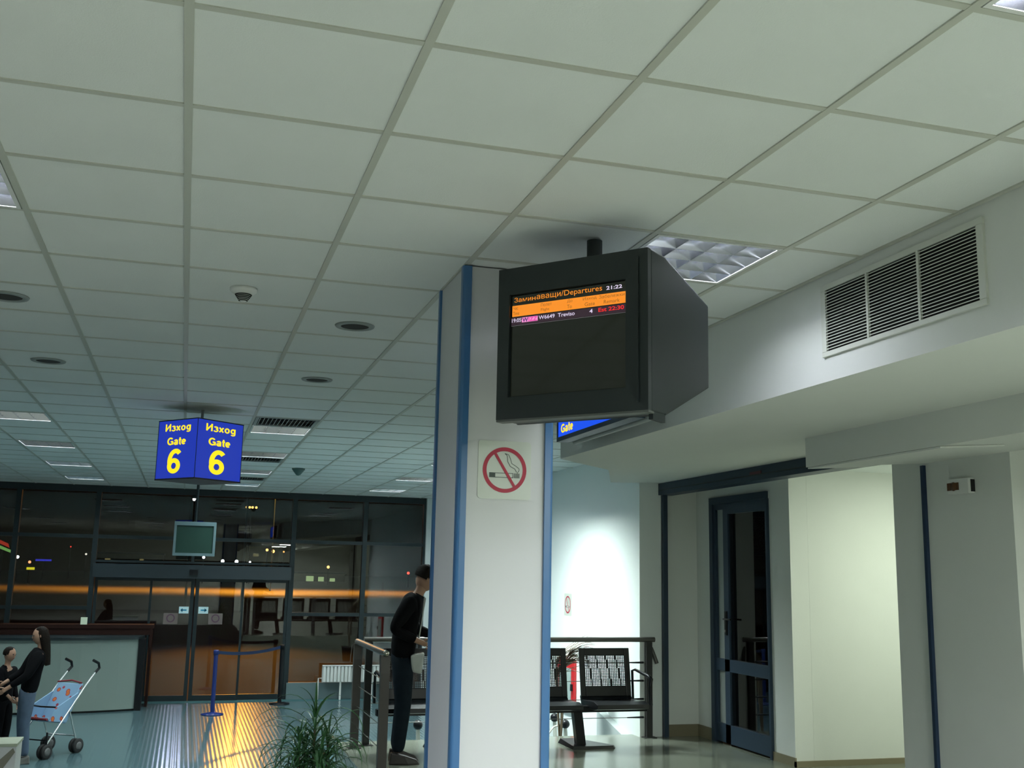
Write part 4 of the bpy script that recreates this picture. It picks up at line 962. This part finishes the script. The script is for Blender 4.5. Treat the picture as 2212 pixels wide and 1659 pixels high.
for a in ((38, 1203, 160, .22, WHT, 3, 'white distant lamp at the far left of the glass wall'), (64, 1214, 150, .18, (1, .25, .1), 3, 'orange red distant lamp right of the far left white lamp'),
          (440, 1204, 170, .22, WHT, 4, 'white distant lamp just right of the far monitor'), (481, 1212, 170, .26, WHT, 4, 'white distant lamp over the door box, left of two'),
          (511, 1213, 170, .27, WHT, 4, 'white distant lamp over the door box, right of two'), (540, 1214, 170, .16, WHT, 3, 'faint white distant lamp over the door box'),
          (577, 1188, 180, .22, ORG, 4, 'orange distant lamp, left of the pair above the door box end'), (590, 1191, 180, .27, ORG, 4, 'orange distant lamp, right of the pair above the door box end'),
          (709, 1225, 180, .24, ORG, 4, 'orange distant lamp right of the entrance'), (786, 1224, 150, .30, WHT, 6, 'bright white distant lamp on the mullion right of the entrance'),
          (882, 1238, 160, .2, (1, .05, .03), 4, 'red distant lamp beside the standing man'), (153, 1181, 200, .12, (1, .05, .03), 2, 'tiny red distant lamp at the left glass pane'),
          (186, 1197, 200, .18, (.8, .7, .6), 1.5, 'faint distant lamp at the left glass pane'), (613, 1192, 190, .16, ORG, 2, 'faint orange distant lamp by the entrance mullion')): far_lamp(*a)
p = at(1, 143, 66, 1228); t = thing('distant_panel', 'small yellow glowing panel below the orange lamp at the far left', 'sign', (p.x, 143, ZB-.05))  # yellow glowing panel on a thin post
MB().tube([(p.x, 143, ZB-.05), (p.x, 143, p.z-.15)], .06, 6).build('post', M_black, t); box('panel', (p.x-.45, 142.9, p.z-.15), (p.x+.45, 143.1, p.z+.15), emis('yellow panel', (.8, .7, .02), 1.), t)
p = at(1, 190, 94, 1210); t = thing('distant_panel', 'thin blue glowing panel far outside behind the left glass panes', 'sign', (p.x, 190, ZB-.05))  # blue glowing panel on a thin post
MB().tube([(p.x, 190, ZB-.05), (p.x, 190, p.z-.15)], .06, 6).build('post', M_black, t); box('panel', (p.x-1.2, 189.9, p.z-.15), (p.x+1.2, 190.1, p.z+.15), emis('blue panel', (.03, .03, .5), 1.), t)
p = at(1, 170, 6, 1180); t = thing('distant_panel', 'red and green glowing panels outside at the left picture edge', 'sign', (p.x, 170, ZB-.05))  # two slanted glowing panels on a post
MB().tube([(p.x, 170, ZB-.05), (p.x, 170, p.z-.5)], .08, 6).build('post', M_black, t)
MB().hull([(p.x-2, 169.9, p.z+.3), (p.x+1.1, 169.9, p.z-.9), (p.x+1.1, 170.1, p.z-.9), (p.x-2, 170.1, p.z+.3)], [(p.x-2, 169.9, p.z+.8), (p.x+1.1, 169.9, p.z-.5), (p.x+1.1, 170.1, p.z-.5), (p.x-2, 170.1, p.z+.8)]).build('green_panel', emis('green panel', (.22, .5, .12), .7), t)
MB().hull([(p.x-2, 169.9, p.z+1.1), (p.x+.9, 169.9, p.z-.2), (p.x+.9, 170.1, p.z-.2), (p.x-2, 170.1, p.z+1.1)], [(p.x-2, 169.9, p.z+1.6), (p.x+.7, 169.9, p.z+.4), (p.x+.7, 170.1, p.z+.4), (p.x-2, 170.1, p.z+1.6)]).build('red_panel', emis('red panel', (.5, .04, .02), .7), t)
p = at(1, 180, 543, 1096); t = thing('orange_row', 'row of orange glowing balls high outside above the right door half', 'lamp', (p.x, 180, ZB-.05))  # four glowing orange balls on a pole
MB().tube([(p.x, 180, ZB-.05), (p.x, 180, p.z-.2)], .12, 6).build('pole', M_black, t)
for k in (-.7, -.25, .2, .8): MB().ball((p.x+k, 180, p.z), .2, 10, 6).build('lamp_head', emis('row orange', (1, .5, .12), 3), t)
t = thing('spot_lamp', 'tiny bright spotlight at the top of the glass wall above the far monitor', 'lamp', (.09, YG-.1, 2.84))
MB().lathe((.09, YG-.12, 2.84), [(.03, .06), (.04, 0)], 14).build('case', M_dark, t); MB().ball((.09, YG-.12, 2.84), .028, 12, 8).build('bulb', emis('spot bulb', (1, 1, 1), 8), t)
# distant terminal buildings
def building(px0, px1, pyt, Y, lab, wins, wm, m=None):
    a = at(1, Y, px0, 1240); b_ = at(1, Y, px1, 1240); zt2 = at(1, Y, px0, pyt).z
    t = thing('building', lab, 'building', ((a.x+b_.x)/2, Y, ZB-.05))
    box('wall', (a.x, Y, ZB-.05), (b_.x, Y+8, zt2), m or mat('far building wall', (.12, .11, .10), .8), t); box('roof_edge', (a.x-.3, Y-.3, zt2), (b_.x+.3, Y+8.3, zt2+.4), M_dark, t)
    for (x0, x1, y0_, y1_) in wins:
        p, q = at(1, Y, x0, y1_), at(1, Y, x1, y0_); wo = box('window', (p.x, Y-.12, p.z), (q.x, Y-.02, q.z), M_dark, t)
        box('pane', (p.x+.15, Y-.16, p.z+.12), (q.x-.15, Y-.13, q.z-.12), wm, wo)
building(600, 745, 1238, 230, 'long low distant building with green lit windows right of the entrance', [(607, 619, 1248, 1257), (659, 679, 1243, 1258), (685, 701, 1245, 1258), (710, 725, 1248, 1258)], emis('green lit window', (.42, .55, .25), .8))
building(535, 600, 1180, 260, 'taller distant building dimly lit behind the entrance', [(545, 560, 1195, 1203), (566, 580, 1215, 1222)], emis('dim window', (.20, .17, .07), .6), mat('ochre far wall', (.20, .16, .09), .8))
building(195, 350, 1195, 300, 'wide dark distant building behind the left glass panes', [(225, 240, 1205, 1212), (300, 312, 1206, 1213)], emis('dim window', (0,)*3, 1))
